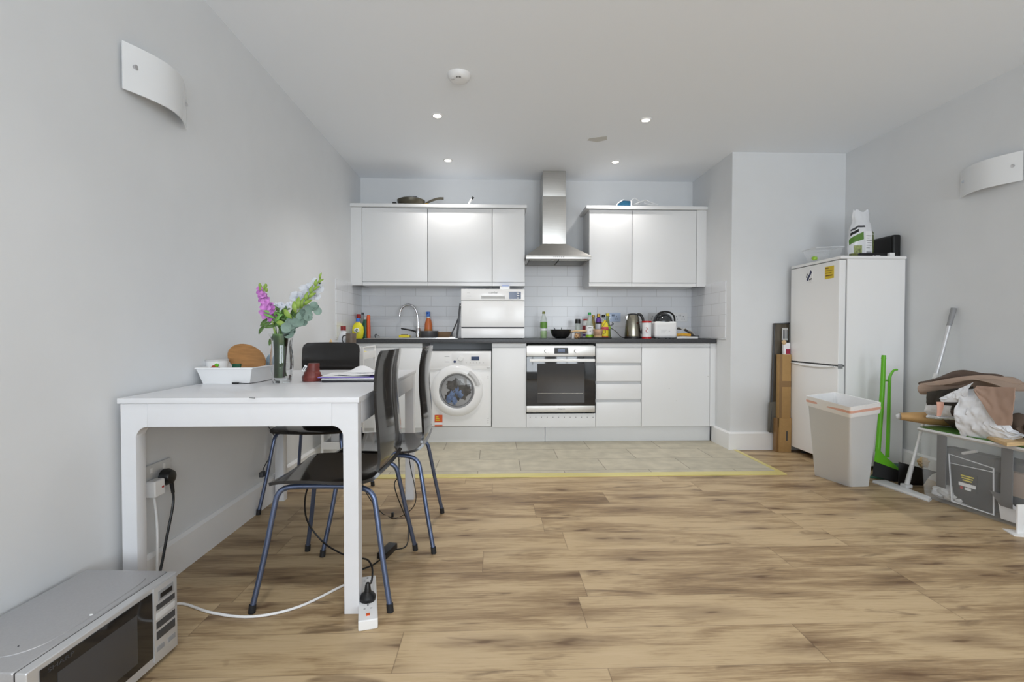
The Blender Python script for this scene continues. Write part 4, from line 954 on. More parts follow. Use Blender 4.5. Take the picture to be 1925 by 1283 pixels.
# ================================================================== TROLLEY
tx1 = P(684, 700, 3.45).x; tx0 = tx1-.30; ty0, ty1 = 3.44, 3.80
t = thing('white_trolley', 'white metal kitchen trolley behind the far chair', 'trolley', ((tx0+tx1)/2, (ty0+ty1)/2, 0))
for x_ in (tx0, tx1-.016):
    for y_ in (ty0, ty1-.016):
        obj('post', MB().box(x_, y_, .03, x_+.016, y_+.016, .865, .002), 'white', t)
        obj('castor', MB().cyl((x_+.002, y_+.008, .016), (x_+.014, y_+.008, .016), .016), 'mgrey', t)
for z_ in (.14, .45, .775):
    b_ = MB().box(tx0+.016, ty0+.016, z_, tx1-.016, ty1-.016, z_+.006)
    b_.box(tx0+.016, ty0+.002, z_, tx1-.016, ty0+.014, z_+.05, .002).box(tx0+.016, ty1-.014, z_, tx1-.016, ty1-.002, z_+.05, .002)
    b_.box(tx0+.002, ty0+.016, z_, tx0+.014, ty1-.016, z_+.05, .002).box(tx1-.014, ty0+.016, z_, tx1-.002, ty1-.016, z_+.05, .002)
    obj('shelf', b_, 'white', t)
obj('handle', MB().tube([(tx1-.008, ty0+.008, .86), (tx1-.008, ty1-.008, .86)], .006, 8), 'white', t)
SZ = .781
q = P(645.5, 640, 3.55)
t = thing('milk_bottle', 'clear bottle with a red cap on the trolley', 'bottle', (q.x, 3.55, SZ))
obj('bottle_body', MB().lathe([(0, 0), (.036, 0), (.038, .01), (.038, .13), (.030, .165), (.016, .195), (.016, .205), (0, .205)], (q.x, 3.55, SZ)), 'bag', t)
obj('cap', MB().lathe([(0, .2), (.019, .2), (.019, .232), (0, .232)], (q.x, 3.55, SZ)), mat('deep_red_cap', (138, 30, 30), .4), t)
def mug(cx, cy, z, label, h=.09, m='dsteel'):
    t = thing('mug', label, 'mug', (cx, cy, z), 'stacked dark mugs')
    obj('mug_body', MB().lathe([(0, 0), (.030, 0), (.034, .004), (.036, h), (.033, h), (.031, .006), (0, .006)], (cx, cy, z)), m, t)
    obj('handle', MB().tube([(cx-.033, cy, z+h*.82), (cx-.055, cy, z+h*.78), (cx-.062, cy, z+h*.5), (cx-.053, cy, z+h*.24), (cx-.033, cy, z+h*.2)], .0042, 8), 'dgrey', t)
qm = P(660, 640, 3.5)
mug(qm.x, 3.5, SZ, 'lower of two stacked grey mugs on the trolley')
mug(qm.x, 3.5, SZ+.0905, 'upper of two stacked grey mugs on the trolley', m=mat('mug_brown', (112, 98, 86), .35, noise_=.2, scale=30))
q = P(675, 650, 3.52); tag(obj('paper_cup', MB().lathe([(0, 0), (.018, 0), (.024, .085), (0, .083)], (q.x, 3.52, SZ), 20), 'paper'), 'small white paper cup at the right of the trolley top', 'cup')
q = P(690, 668, 3.66); tag(obj('lemon', MB().blob((q.x-.02, 3.66, SZ+.024), (.032, .026, .024), .08, 2, 3, 2), mat('pale_lemon', (222, 212, 150), .5)), 'pale yellow lemon on the trolley top tray', 'fruit')
q = P(621, 835, 3.6); tag(obj('storage_tin', MB().box(tx0+.05, 3.50, .147, tx0+.20, 3.68, .30, .006), 'lgrey'), 'pale grey box on the lowest trolley shelf', 'box')
q = P(622, 647, 3.6); tag(obj('wooden_hook', MB().blob((q.x, 3.6, SZ+.006+.062), (.016, .012, .068), .1, 2, 3, 1), 'wood'), 'tan wooden knob just showing above the far chair back', 'knob')
# ================================================================== COUNTER, LEFT
WZ = WT
def bottle(name, label, px, Y, prof_, m, cap=None, lab=None, seg=24, sx=1, sy=1, group=None, z=WZ):
    x = X(px, Y); t = thing(name, label, 'bottle', (x, Y, z), group)
    obj('bottle_body', MB().lathe(prof_, (x, Y, z), seg, None, sx, sy), m, t)
    if cap: r, z0, z1, cm = cap; obj('cap', MB().lathe([(0, z0), (r, z0), (r*.92, z1), (0, z1)], (x, Y, z), 18), cm, t)
    if lab:
        for k, (r, z0, z1, lm_) in enumerate(lab): obj('label_band', MB().lathe([(r, z0), (r+.0008, z0+.001), (r+.0008, z1-.001), (r, z1)], (x, Y, z), seg, None, sx, sy), lm_, t)
    return t
YC = 4.40
sp = WZ
def hh(py, Y=YC): return Z(py, Y, 700)-WZ
bottle('detergent_bottle', 'yellow detergent bottle with blue cap and white swirl', 673, 4.28, [(0, 0), (.034, 0), (.040, .012), (.046, .06), (.044, .10), (.030, .130), (.016, .142), (0, .142)], mat('detergent_yellow', (222, 214, 50), .35, noise_=.12, scale=20), (.017, .148, .178, 'blue'), [(.0165, .140, .149, 'peach')], sx=1.1, sy=.6)
q = P(672, 623, 4.28); t_ = bpy.data.objects[bpy.data.objects.find('detergent_bottle')]
obj('swirl_label', MB().blob((q.x, 4.28-.027, WZ+.072), (.024, .004, .020), .2), 'white', t_); obj('swirl_print', MB().tube([(q.x-.014, 4.248, WZ+.066), (q.x, 4.248, WZ+.082), (q.x+.01, 4.248, WZ+.078), (q.x-.004, 4.248, WZ+.062), (q.x+.012, 4.248, WZ+.056)], .0028, 6), 'dgreen', t_)
bottle('spray_bottle', 'clear bottle with red cap behind the yellow detergent', 675, 4.52, [(0, 0), (.034, 0), (.036, .15), (.018, .19), (0, .19)], 'cbottle', (.02, .185, .222, 'red'))
bottle('spray_bottle', 'grey green spray bottle between the yellow and dark green bottles', 682, 4.46, [(0, 0), (.026, 0), (.028, .13), (.014, .18), (.012, .215), (0, .22)], 'mgrey', (.012, .2, .235, 'dgrey'), [(.029, .02, .10, 'lgrey')])
bottle('dark_green_bottle', 'dark green washing-up bottle left of the orange one', 687, 4.38, [(0, 0), (.026, 0), (.028, .02), (.027, .13), (.016, .17), (0, .175)], 'dgreen', (.012, .17, .19, 'lgrey'))
bottle('orange_bottle', 'slim orange bottle right of the dark green one', 693, 4.36, [(0, 0), (.017, 0), (.018, .08), (.016, .15), (.016, .200), (.012, .208), (0, .208)], 'orange')
YS = 4.42
t = thing('sink_plug', 'small steel sink plug and chain on the drainer', 'plug', (X(708, YS), YS, WZ+.004))
obj('plug_handle', MB().tube([(X(706, YS), YS, WZ+.004), (X(705, YS), YS, WZ+.03), (X(708, YS), YS, WZ+.036), (X(709, YS), YS, WZ+.02)], .004, 7), 'dgrey', t)
obj('chain', MB().tube([(X(709, YS), YS, WZ+.03), (X(712, YS), YS, WZ+.024), (X(713, YS), YS, WZ+.006)], .003, 6), 'dsteel', t)
t = thing('sponge', 'yellow sponge lying beside the tap', 'sponge', (X(761, 4.45), 4.45, WZ+.008))
obj('foam', MB().box(X(751, 4.45), 4.41, WZ+.006, X(771, 4.45), 4.48, WZ+.028, .005), 'yellow', t)
obj('scouring_layer', MB().box(X(755, 4.45), 4.415, WZ+.028, X(766, 4.45), 4.475, WZ+.036, .003), mat('olive_scourer', (130, 116, 36), .8), t)
bottle('spray_cleaner', 'orange bottle with blue nozzle behind the grey pan', 805.5, 4.60, [(0, 0), (.034, 0), (.037, .03), (.036, .13), (.026, .17), (.015, .19), (0, .19)], mat('orange_liquid', (206, 112, 62), .3), (.0165, .188, .205, 'white'), [(.0375, .04, .085, mat('orange_label', (190, 120, 54), .5)), ])
t_ = bpy.data.objects['spray_cleaner']; qx = X(805.5, 4.6); obj('nozzle', MB().box(qx-.017, 4.575, WZ+.203, qx+.015, 4.625, WZ+.25, .008, 3).cyl((qx, 4.58, WZ+.235), (qx-.012, 4.555, WZ+.24), .007), 'blue', t_)
YS2 = 4.36; qx = X(806.5, YS2)
t = thing('grey_saucepan', 'dark grey pan standing in the sink', 'saucepan', (qx, YS2, WZ+.006))
obj('pan_body', MB().lathe([(0, 0), (.076, 0), (.082, .008), (.083, .062), (.079, .062), (.078, .01), (0, .008)], (qx, YS2, WZ+.006), 40), mat('nonstick_grey', (84, 84, 86), .35, .3), t)
tag(obj('wooden_box', MB().box(X(823, 4.5), 4.46, WZ+.004, X(850, 4.5), 4.54, WZ+.058, .004), 'brownbox'), 'small brown wooden box between pan and tongs', 'box')
t = thing('kitchen_tongs', 'long black tongs leaning upright against the dishwasher', 'tongs', (X(855, 4.34), 4.34, WZ+.004))
def TG(px, py): return P(px, py, 4.33)
obj('arm', MB().hexa([TG(857, 636)+Vector((0, -.006, 0)), TG(861, 636)+Vector((0, -.006, 0)), TG(861, 636)+Vector((0, .006, 0)), TG(857, 636)+Vector((0, .006, 0))], [TG(863.5, 571)+Vector((0, -.006, 0)), TG(867.5, 571)+Vector((0, -.006, 0)), TG(867.5, 571)+Vector((0, .006, 0)), TG(863.5, 571)+Vector((0, .006, 0))], .003), 'dgrey', t)
obj('arm', MB().tube([TG(846, 634), TG(855, 615), TG(861, 600)], .006, 8), 'dgrey', t)
obj('hanging_hole', MB().cyl(TG(865.7, 575)+Vector((0, -.008, 0)), TG(865.7, 575)+Vector((0, .008, 0)), .0045, seg=12), 'lgrey', t)
tag(obj('white_spoon_rest', MB().blob((X(849, 4.25), 4.25, WZ+.010), (.022, .02, .006), .1), 'white'), 'small white spoon rest below the black tongs', 'spoon rest')
# ================================================================== COUNTER, RIGHT
YR1 = 4.42
t_ = bottle('cooking_bottle', 'green labelled plastic bottle standing alone right of the dishwasher', 1022, YR1, [(0, 0), (.027, 0), (.031, .008), (.031, .06), (.028, .08), (.031, .10), (.031, .15), (.026, .185), (.014, .215), (.012, .23), (0, .23)], 'cbottle', (.014, .226, .246, mat('olive_cap', (112, 116, 44), .4)), [(.0315, .095, .150, mat('label_green', (104, 150, 68), .5)), (.029, .070, .09, 'paper')])
obj('liquid', MB().lathe([(0, .004), (.026, .004), (.030, .010), (.0300, .060), (.027, .08), (.029, .092), (0, .092)], (X(1022, YR1), YR1, WZ)), 'pea', t_)
YW1 = 4.36; qx = X(1054, YW1)
t = thing('frying_wok', 'dark wok with a pale wooden handle on the worktop', 'wok', (qx, YW1, WZ))
obj('bowl', MB().lathe([(0, 0), (.045, 0), (.072, .02), (.090, .050), (.096, .082), (.092, .082), (.086, .052), (.068, .024), (.043, .005), (0, .005)], (qx, YW1, WZ), 40), mat('wok_black', (52, 50, 49), .2, .5), t)
obj('handle', MB().tube([(qx+.09, YW1-.03, WZ+.058), (qx+.13, YW1-.04, WZ+.066), (X(1103, YW1-.05), YW1-.05, WZ+.066)], .010, 10, radii=(.007, .0115)), 'wood', t)
obj('ladle', MB().tube([(qx-.03, YW1, WZ+.05), (qx-.06, YW1+.02, WZ+.098)], .004, 6).tube([(qx+.01, YW1+.02, WZ+.05), (qx+.012, YW1+.03, WZ+.10)], .004, 6), 'dgrey', t)
GC = 'bottles and jars clustered on the worktop'
t_ = bottle('pepper_grinder', 'clear grinder with black cap, leftmost of the condiments', 1086, 4.46, [(0, 0), (.025, 0), (.026, .10), (.024, .135), (.026, .14), (0, .14)], 'cbottle', (.026, .138, .178, 'black'), [(.0265, .0, .05, mat('grinder_print', (164, 130, 108), .5, noise_=.4, scale=60))], group=GC)
bottle('red_capped_jar', 'white jar with red cap behind the green-capped bottle', 1101, 4.58, [(0, 0), (.030, 0), (.030, .15), (.02, .17), (0, .17)], 'white', (.026, .168, .182, 'red'), [(.0305, .05, .12, mat('jar_red', (150, 60, 64), .5)), (.0305, .02, .04, 'purple')], group=GC)
bottle('vinegar_bottle', 'glass bottle with green cap and white and lime label', 1108, 4.35, [(0, 0), (.031, 0), (.033, .01), (.033, .115), (.024, .16), (.013, .20), (.012, .222), (0, .222)], 'cbottle', (.016, .214, .236, mat('emerald_cap', (46, 150, 76), .4)), [(.0335, .035, .113, 'paper'), (.0336, .004, .036, 'pea')], group=GC)
t_ = bpy.data.objects['vinegar_bottle']; qx = X(1108, 4.35); obj('label_print', MB().box(qx-.016, 4.315, WZ+.094, qx+.012, 4.3165, WZ+.101).box(qx-.004, 4.315, WZ+.062, qx+.004, 4.3165, WZ+.070), 'dgrey', t_)
bottle('oil_bottle', 'gold-capped oil bottle between green and purple labelled bottles', 1115, 4.46, [(0, 0), (.026, 0), (.028, .12), (.014, .165), (.012, .2), (0, .2)], mat('olive_oil', (136, 118, 56), .12, alpha=.8), (.0155, .196, .214, 'gold'), [(.0285, .03, .09, mat('cream_label', (226, 224, 180), .5))], group=GC)
bottle('soy_bottle', 'bottle with gold cap and purple neck label, dark contents', 1125, 4.42, [(0, 0), (.029, 0), (.030, .08), (.029, .12), (.022, .155), (.0145, .175), (.013, .2), (0, .2)], 'dark', (.0165, .198, .226, 'gold'), [(.0245, .152, .158, 'purple'), (.030, .085, .135, mat('silver_label', (186, 188, 196), .3))], group=GC)
t_ = bpy.data.objects['soy_bottle']; obj('neck_label', MB().lathe([(.0265, .148), (.0175, .19), (.0170, .19), (.026, .148)], (X(1125, 4.42), 4.42, WZ)), 'purple', t_)
bottle('black_capped_bottle', 'clear bottle with black cap left of the tall yellow-topped one', 1134, 4.52, [(0, 0), (.026, 0), (.028, .14), (.016, .18), (0, .2)], 'cbottle', (.017, .196, .222, 'black'), [(.0285, .07, .15, mat('jar_orange', (222, 132, 92), .5))], group=GC)
bottle('yellow_sauce_bottle', 'yellow sauce bottle with red print beside the wall socket', 1137, 4.36, [(0, 0), (.028, 0), (.030, .07), (.026, .13), (.018, .15), (0, .152)], 'yellow', (.012, .15, .165, 'yellow'), [(.0302, .075, .105, mat('print_rose', (196, 84, 92), .5)), (.0302, .005, .02, 'red')], sx=1.1, sy=.8, group=GC)
bottle('tall_sauce_bottle', 'tall green glass bottle with yellow top left of the socket', 1142, 4.47, [(0, 0), (.026, 0), (.032, .02), (.026, .10), (.016, .16), (.013, .21), (0, .21)], mat('green_glass', (112, 128, 56), .12, alpha=.75), (.0165, .208, .232, 'yellow'), [(.0285, .085, .11, 'pea')], group=GC)
YZ = 4.27; x0, x1 = X(1088, YZ), X(1148, YZ)
tag(obj('black_tray', MB().box(x0, YZ-.04, WZ, x1, YZ+.09, WZ+.006, .002).box(x0, YZ-.04, WZ+.006, x1, YZ-.036, WZ+.012, .001), 'blackm'), 'flat black tray under the condiment bottles', 'tray')
t = thing('tea_light_mug', 'pinkish glass cup with a curled handle before the bottles', 'cup', (X(1125, YZ), YZ, WZ+.006))
obj('cup_body', MB().lathe([(0, 0), (.030, 0), (.040, .012), (.044, .055), (.041, .055), (.036, .014), (0, .008)], (X(1124, YZ), YZ, WZ+.028)), mat('rose_glass', (196, 160, 132), .2, noise_=.25, scale=30), t)
obj('handle', MB().tube([(X(1132, YZ), YZ, WZ+.075), (X(1137, YZ), YZ, WZ+.078), (X(1138, YZ), YZ, WZ+.055), (X(1134, YZ), YZ, WZ+.045)], .004, 7), 'gold', t)
obj('coaster', MB().cyl((X(1124, YZ), YZ, WZ+.006), (X(1124, YZ), YZ, WZ+.028), .036), mat('onion_skin', (190, 160, 120), .5, noise_=.2, scale=30), t)
tag(obj('wooden_skewer', MB().tube([P(1130, 619, 4.30), P(1140, 604, 4.33)], .0022, 6), 'brownbox'), 'thin dark stick rising from the pink cup', 'stick')
tag(obj('spice_packet', MB().box(X(1075, YZ), YZ, WZ, X(1080, YZ), YZ+.03, WZ+.05, .003), 'lgrey'), 'small grey packet beside the wok handle', 'packet')
tag(obj('ginger_root', MB().blob((X(1084, YZ-.01), YZ-.01, WZ+.022), (.020, .018, .021), .5, 3, 3, 11), mat('ginger', (182, 146, 106), .6)), 'knobbly tan ginger root under the wok handle', 'root')
# sockets on the tiles
def back_socket(px0, px1, label, m='white', m2='lgrey', sw=True):
    Y = YB-.008; x0, x1 = X(px0, Y), X(px1, Y); z0, z1 = Z(605, Y, 1200), Z(588.5, Y, 1200)
    t = thing('wall_socket', label, 'socket', ((x0+x1)/2, Y, z0), 'sockets on the tiles')
    obj('face_plate', MB().box(x0, Y-.009, z0, x1, Y, z1, .003), m, t)
    s = MB(); w_ = x1-x0
    for k in (.27, .73):
        c = x0+w_*k
        s.box(c-.003, Y-.0105, z0+.045, c+.003, Y-.0088, z0+.055).box(c-.014, Y-.0105, z0+.022, c-.007, Y-.0088, z0+.026).box(c+.007, Y-.0105, z0+.022, c+.014, Y-.0088, z0+.026)
    obj('pin_hole', s, 'dgrey', t)
    obj('rocker', MB().box(x0+w_*.42, Y-.012, z0+.052, x0+w_*.48, Y-.0088, z0+.07, .001).box(x0+w_*.52, Y-.012, z0+.052, x0+w_*.58, Y-.0088, z0+.07, .001), m2, t)
    return t
back_socket(1137.5, 1166, 'white double socket with a painted blue reflection, on the tiles between bottles and kettle', mat('blue_sheen_plate', (190, 206, 232), .15), 'blueglass')  # bluish reflection put into plate and rocker colours; the socket itself is white
back_socket(1178, 1207, 'double socket half hidden behind the kettle')
back_socket(1218, 1247, 'double socket half hidden behind the rice cooker', 'lgrey')
back_socket(1262.5, 1291, 'white double socket on the tiles right of the rice cooker')
# kettle
YE = 4.38; qx = X(1190, YE)
t = thing('kettle', 'brushed steel kettle with black handle', 'kettle', (qx, YE, WZ))
obj('base', MB().lathe([(0, 0), (.078, 0), (.080, .008), (.076, .018), (0, .018)], (qx, YE, WZ), 36), 'black', t)
obj('kettle_body', MB().lathe([(0, .018), (.072, .018), (.073, .03), (.066, .12), (.056, .19), (.048, .215), (0, .215)], (qx-.004, YE, WZ), 40), mat('kettle_steel', (150, 146, 132), .22, .95), t)
obj('lid', MB().lathe([(.049, .213), (.048, .222), (.02, .230), (0, .231)], (qx-.004, YE, WZ), 36), 'black', t)
obj('handle', MB().tube([(qx+.03, YE-.02, WZ+.222), (qx+.062, YE-.03, WZ+.212), (qx+.082, YE-.035, WZ+.16), (qx+.080, YE-.035, WZ+.09), (qx+.062, YE-.03, WZ+.045)], .012, 10), 'black', t)
obj('spout', MB().hexa([(qx-.06, YE-.018, WZ+.165), (qx-.05, YE-.018, WZ+.165), (qx-.05, YE+.018, WZ+.165), (qx-.06, YE+.018, WZ+.165)], [(qx-.078, YE-.01, WZ+.205), (qx-.04, YE-.02, WZ+.213), (qx-.04, YE+.02, WZ+.213), (qx-.078, YE+.01, WZ+.205)], .002), 'steel', t)
obj('cable', MB().tube([(qx-.075, YE, WZ+.008), (qx-.11, YE+.02, WZ+.018), (qx-.15, YE+.06, WZ+.07), (qx-.20, YE+.12, WZ+.105), (qx-.23, YE+.2, WZ+.105), (X(1150, YB), YB-.05, WZ+.13), (X(1150, YB), YB-.02, WZ+.15)], .0035, 7), 'black', t)
# red tin
YN = 4.30; qx = X(1215.5, YN); hw = X(1224, YN)-qx
t = thing('coffee_canister', 'white canister with red lid and red base right of the kettle', 'canister', (qx, YN, WZ))
obj('canister_body', MB().lathe([(0, .01), (hw, .01), (hw, .145), (0, .145)], (qx, YN, WZ), 30), 'white', t)
obj('lid', MB().lathe([(0, .143), (hw+.002, .143), (hw+.002, .158), (0, .16)], (qx, YN, WZ), 30), 'red', t)
obj('base_band', MB().lathe([(0, 0), (hw+.001, 0), (hw+.001, .016), (0, .016)], (qx, YN, WZ), 30), 'red', t)
obj('red_print', MB().tube([(qx-.018, YN-hw-.0005, WZ+.10), (qx-.006, YN-hw-.0005, WZ+.088), (qx-.020, YN-hw*.98, WZ+.07), (qx-.006, YN-hw-.0005, WZ+.05)], .0022, 5), 'red', t)
# rice cooker
YI = 4.36; qx = X(1245.5, YI); hw = X(1266, YI)-qx
t = thing('rice_cooker', 'white rice cooker with a black arched lid', 'rice cooker', (qx, YI, WZ))
obj('cooker_body', MB().box(qx-hw, YI-hw*.9, WZ+.006, qx+hw, YI+hw*.9, WZ+.155, .030, 5), 'white', t)
obj('lid', MB().lathe([(0, .084), (.03, .080), (.058, .066), (.080, .038), (.088, .010), (.088, 0), (0, 0)], (qx, YI, WZ+.152), 40), mat('smoked_lid', (44, 46, 48), .1, coat=.5), t)
obj('lid_window', MB().lathe([(0, .004), (.030, .004), (.032, 0), (0, 0)], (qx, YI-.048, WZ+.205), 24, Matrix.Rotation(.75, 4, 'X')), 'lgrey', t)
obj('carry_handle', MB().tube([(qx-.088, YI-.06, WZ+.150), (qx-.080, YI-.065, WZ+.200), (qx-.048, YI-.065, WZ+.232), (qx, YI-.065, WZ+.242), (qx+.048, YI-.065, WZ+.232), (qx+.080, YI-.065, WZ+.200), (qx+.088, YI-.06, WZ+.150)], .008, 8), 'black', t)
b_ = MB()
for k in range(3): b_.box(qx-.045, YI-hw*.9-.0008, WZ+.05+k*.012, qx-.01+k*.008, YI-hw*.9, WZ+.053+k*.012)
b_.cyl((qx+.03, YI-hw*.9-.002, WZ+.065), (qx+.03, YI-hw*.9, WZ+.065), .006, seg=12)
obj('printed_text', b_, 'lgrey', t)
ft = MB()
for sx_ in (-.05, .05):
    for sy_ in (-.05, .05): obj('foot', MB().cyl((qx+sx_, YI+sy_, WZ), (qx+sx_, YI+sy_, WZ+.01), .01), 'dgrey', t)
# heap by the rice cooker
YX = 4.36; x0 = X(1268, YX)
t = thing('white_dish', 'white shallow dish with dark rim under the bananas', 'dish', (X(1288, YX), YX, WZ))
obj('dish_body', MB().box(x0, YX-.05, WZ, X(1308, YX), YX+.09, WZ+.018, .006), 'white', t)
obj('dark_rim', MB().box(X(1300, YX), YX-.045, WZ+.018, X(1311, YX), YX+.05, WZ+.026, .003), 'dgrey', t)
b0 = MB().tube([(x0+.01, YX-.02, WZ+.032), (x0+.07, YX-.03, WZ+.036), (x0+.14, YX-.01, WZ+.032)], .014, 10, radii=(.012, .013))
tag(obj('banana', b0, 'banana'), 'orange-yellow banana lying on the white dish', 'banana')
b0 = MB().surf(lambda u, v: Vector((x0+.0+.21*u, YX-.03+.12*v, WZ+.058+.052*math.sin(PI*min(1, .25+u*.8))*(.8+.5*noise.noise(Vector((u*5, v*4, 0))))-.045*u*u)), 18, 10, .003)
tag(obj('plastic_packaging', b0, mat('packaging', (176, 176, 174), .3, noise_=.5, scale=22, bump=.5)), 'crumpled grey and white packaging heaped by the rice cooker', 'packaging')
# ================================================================== ABOVE THE CUPBOARDS
CZ = 2.113; YA = 4.47
def A(px, py): return P(px, py, YA)
qx = (A(746, 385).x+A(800, 385).x)/2; hw = (A(800, 385).x-A(746, 385).x)/2
t = thing('frying_pan', 'dark frying pan with raised handle on the left wall cabinets', 'pan', (qx, YA, CZ))
obj('pan_body', MB().lathe([(0, 0), (.105, 0), (.122, .03), (.126, .056), (.12, .056), (.10, .006), (0, .006)], (qx, YA, CZ), 40), mat('pan_bronze', (82, 78, 66), .35, .4), t)
obj('handle', MB().tube([A(799, 384), A(808, 379), A(822, 374), A(834, 373.5)], .0105, 8, radii=(.009, .0125)), mat('pan_handle', (66, 62, 50), .45), t)
obj('ferrule', MB().box(A(799, 384).x, YA-.015, CZ+.010, A(806, 384).x, YA+.015, CZ+.032, .004), 'gold', t)
ld_ = obj('lid', MB().lathe([(.124, .0565), (.09, .072), (.03, .079), (0, .080), (0, .076), (.09, .068), (.122, .0565)], (qx, YA, CZ), 40), 'dgrey', t)
obj('lid_knob', MB().box(A(776, 372).x, YA-.012, CZ+.079, A(784, 372).x, YA+.012, CZ+.095, .004), 'black', ld_)
tag(obj('pan_grip', MB().box(A(741, 381).x, YA-.08, CZ, A(747, 384).x+.006, YA-.05, CZ+.022, .005), 'black'), 'short black grip poking out left of the pan', 'grip')
t = thing('rolling_tube', 'white tube with a black end sticking up from the left cabinet top', 'tube', (A(880, 386).x, 4.365, CZ))
Y4 = 4.40
obj('tube_body', MB().cyl(P(876, 391, Y4), P(887.5, 374, Y4-.03), .0085), 'white', t)
obj('tube_end', MB().cyl(P(887.3, 374.4, Y4-.03), P(890, 370.6, Y4-.036), .0095), 'black', t)
tag(obj('folded_white_cloth', MB().blob((A(861, 386).x, YA, CZ+.006), (.085, .05, .014), .35, 3, 3, 3), 'white'), 'flat white cloth lying left of the white tube', 'cloth')
YG = 4.47
t = thing('clothes_iron', 'blue clothes iron on the right wall cabinets', 'iron', (X(1168, YG, 380), YG, CZ))
b0 = P(1155, 386, YG).x; b1 = P(1184, 386, YG).x
obj('soleplate', MB().prism([(b0, YG), (b0+.05, YG-.045), (b1, YG-.05), (b1, YG+.05), (b0+.05, YG+.045)], 'z', CZ, CZ+.008, .002), 'steel', t)
obj('iron_body', MB().prism([(b0+.012, CZ+.008), (b1, CZ+.008), (b1-.002, CZ+.066), (b0+.075, CZ+.070), (b0+.035, CZ+.045)], 'y', YG-.035, YG+.035, .010, 3), 'teal', t)
obj('nose_trim', MB().tube([(b0+.002, YG-.036, CZ+.010), (b0+.03, YG-.038, CZ+.048), (b0+.075, YG-.038, CZ+.074)], .004, 7), 'white', t)
obj('heel', MB().box(b1-.002, YG-.04, CZ+.004, b1+.010, YG+.04, CZ+.068, .003), 'white', t)
obj('cable', MB().tube([P(1185, 384, YG), P(1188, 376, YG), P(1193, 373, YG), P(1198, 376, YG), P(1203, 381, YG+.02), P(1198, 385, YG+.05), P(1190, 384.5, YG+.04), P(1196, 383, YG), P(1206, 379, YG-.02), P(1214, 376.5, YG), P(1222, 380, YG), P(1230, 383, YG), P(1237, 385.5, YG), P(1225, 385.5, YG+.02), P(1212, 382, YG+.04), P(1216, 377.5, YG+.03), P(1226, 383, YG+.05)], .0042, 7), 'white', t)
# ================================================================== BEHIND / BESIDE THE FRIDGE
Y8 = 3.868
t = thing('wrapped_picture_frame', 'dark plastic-wrapped frame leaning on the skirting beside the fridge', 'frame', (2.3, 3.88, .15))
x_ = [P(1452, 608, Y8).x, P(1484, 607, Y8).x]
obj('frame_panel', MB().hexa([P(1447, 814, 3.868), (2.386, 3.868, .165), (2.386, 3.886, .165), P(1447, 814, 3.868)+Vector((0, .018, 0))], [P(1456, 608, 3.884), P(1484, 607.5, 3.884), P(1484, 607.5, 3.884)+Vector((0, .016, 0)), P(1456, 608, 3.884)+Vector((0, .016, 0))], .003), mat('frame_umber', (88, 80, 68), .35, noise_=.35, scale=12, stretch=(6, 1, .6)), t)
obj('frame_edge', MB().tube([P(1448, 812, 3.864), P(1451, 760, 3.868), P(1456, 609, 3.88), P(1484, 608, 3.88)], .006, 6, smooth=False), 'dgrey', t)
obj('plastic_wrap', MB().hexa([P(1443, 812, 3.862), P(1462, 816, 3.862), P(1462, 816, 3.867), P(1443, 812, 3.867)], [P(1445, 757, 3.862), P(1464, 755, 3.862), P(1464, 755, 3.867), P(1445, 757, 3.867)], .001), mat('smoky_wrap', (104, 102, 96), .2), t)
obj('printed_sticker', MB().box(P(1470, 620, 3.87).x, 3.868, P(1470, 640, 3.87).z, P(1481, 620, 3.87).x, 3.8715, P(1470, 617, 3.87).z), 'lgrey', t)
b_ = MB()
for k in range(4): b_.box(P(1472+k*2.3, 620, 3.87).x, 3.8668, P(1470, 637, 3.87).z, P(1473+k*2.3, 620, 3.87).x, 3.868, P(1470, 620, 3.87).z)
obj('sticker_print', b_, 'dgrey', t)
t = thing('tall_cardboard_box', 'tall narrow cardboard box standing beside the fridge', 'box', (2.34, 3.83, 0))
xa = P(1465, 760, 3.81).x; xm = 2.386
obj('upper_carton', MB().box(xa, 3.812, P(1475, 805, 3.81).z, xm, 3.858, P(1475, 667, 3.81).z, .002), 'card', t)
obj('tape_strip', MB().box(xa-.001, 3.8105, P(1475, 728, 3.81).z, xm, 3.812, P(1475, 717, 3.81).z).box(xa+.0, 3.8108, P(1475, 805, 3.81).z, xa+.022, 3.812, P(1475, 667, 3.81).z), 'tape', t)
obj('lower_carton', MB().box(xa, 3.800, 0, xm, 3.858, P(1475, 787, 3.80).z, .002), 'card', t)
obj('open_side', MB().box(xa-.018, 3.82, 0, xa-.001, 3.86, P(1475, 787, 3.82).z, .002), 'tape', t)
obj('box_print', MB().box(P(1478, 825, 3.80).x, 3.7992, P(1478, 829, 3.8).z, P(1480.5, 825, 3.8).x, 3.80, P(1478, 811, 3.8).z), 'dgrey', t)
t = thing('red_white_bottle', 'white tube with crimson band poking out of the tall box', 'bottle', (2.36, 3.84, .8))
zt0 = P(1475, 667, 3.81).z
obj('tube_body', MB().box(P(1472, 660, 3.835).x, 3.825, zt0, P(1484, 660, 3.835).x, 3.85, P(1475, 645, 3.835).z, .003), 'paper', t)
obj('crimson_band', MB().box(P(1476, 660, 3.835).x, 3.8235, zt0+.004, P(1484, 660, 3.835).x, 3.825, zt0+.045), mat('crimson', (150, 34, 62), .5), t)
obj('round_end', MB().blob(P(1474, 644, 3.83), (.017, .014, .019), .2), 'wood', t)
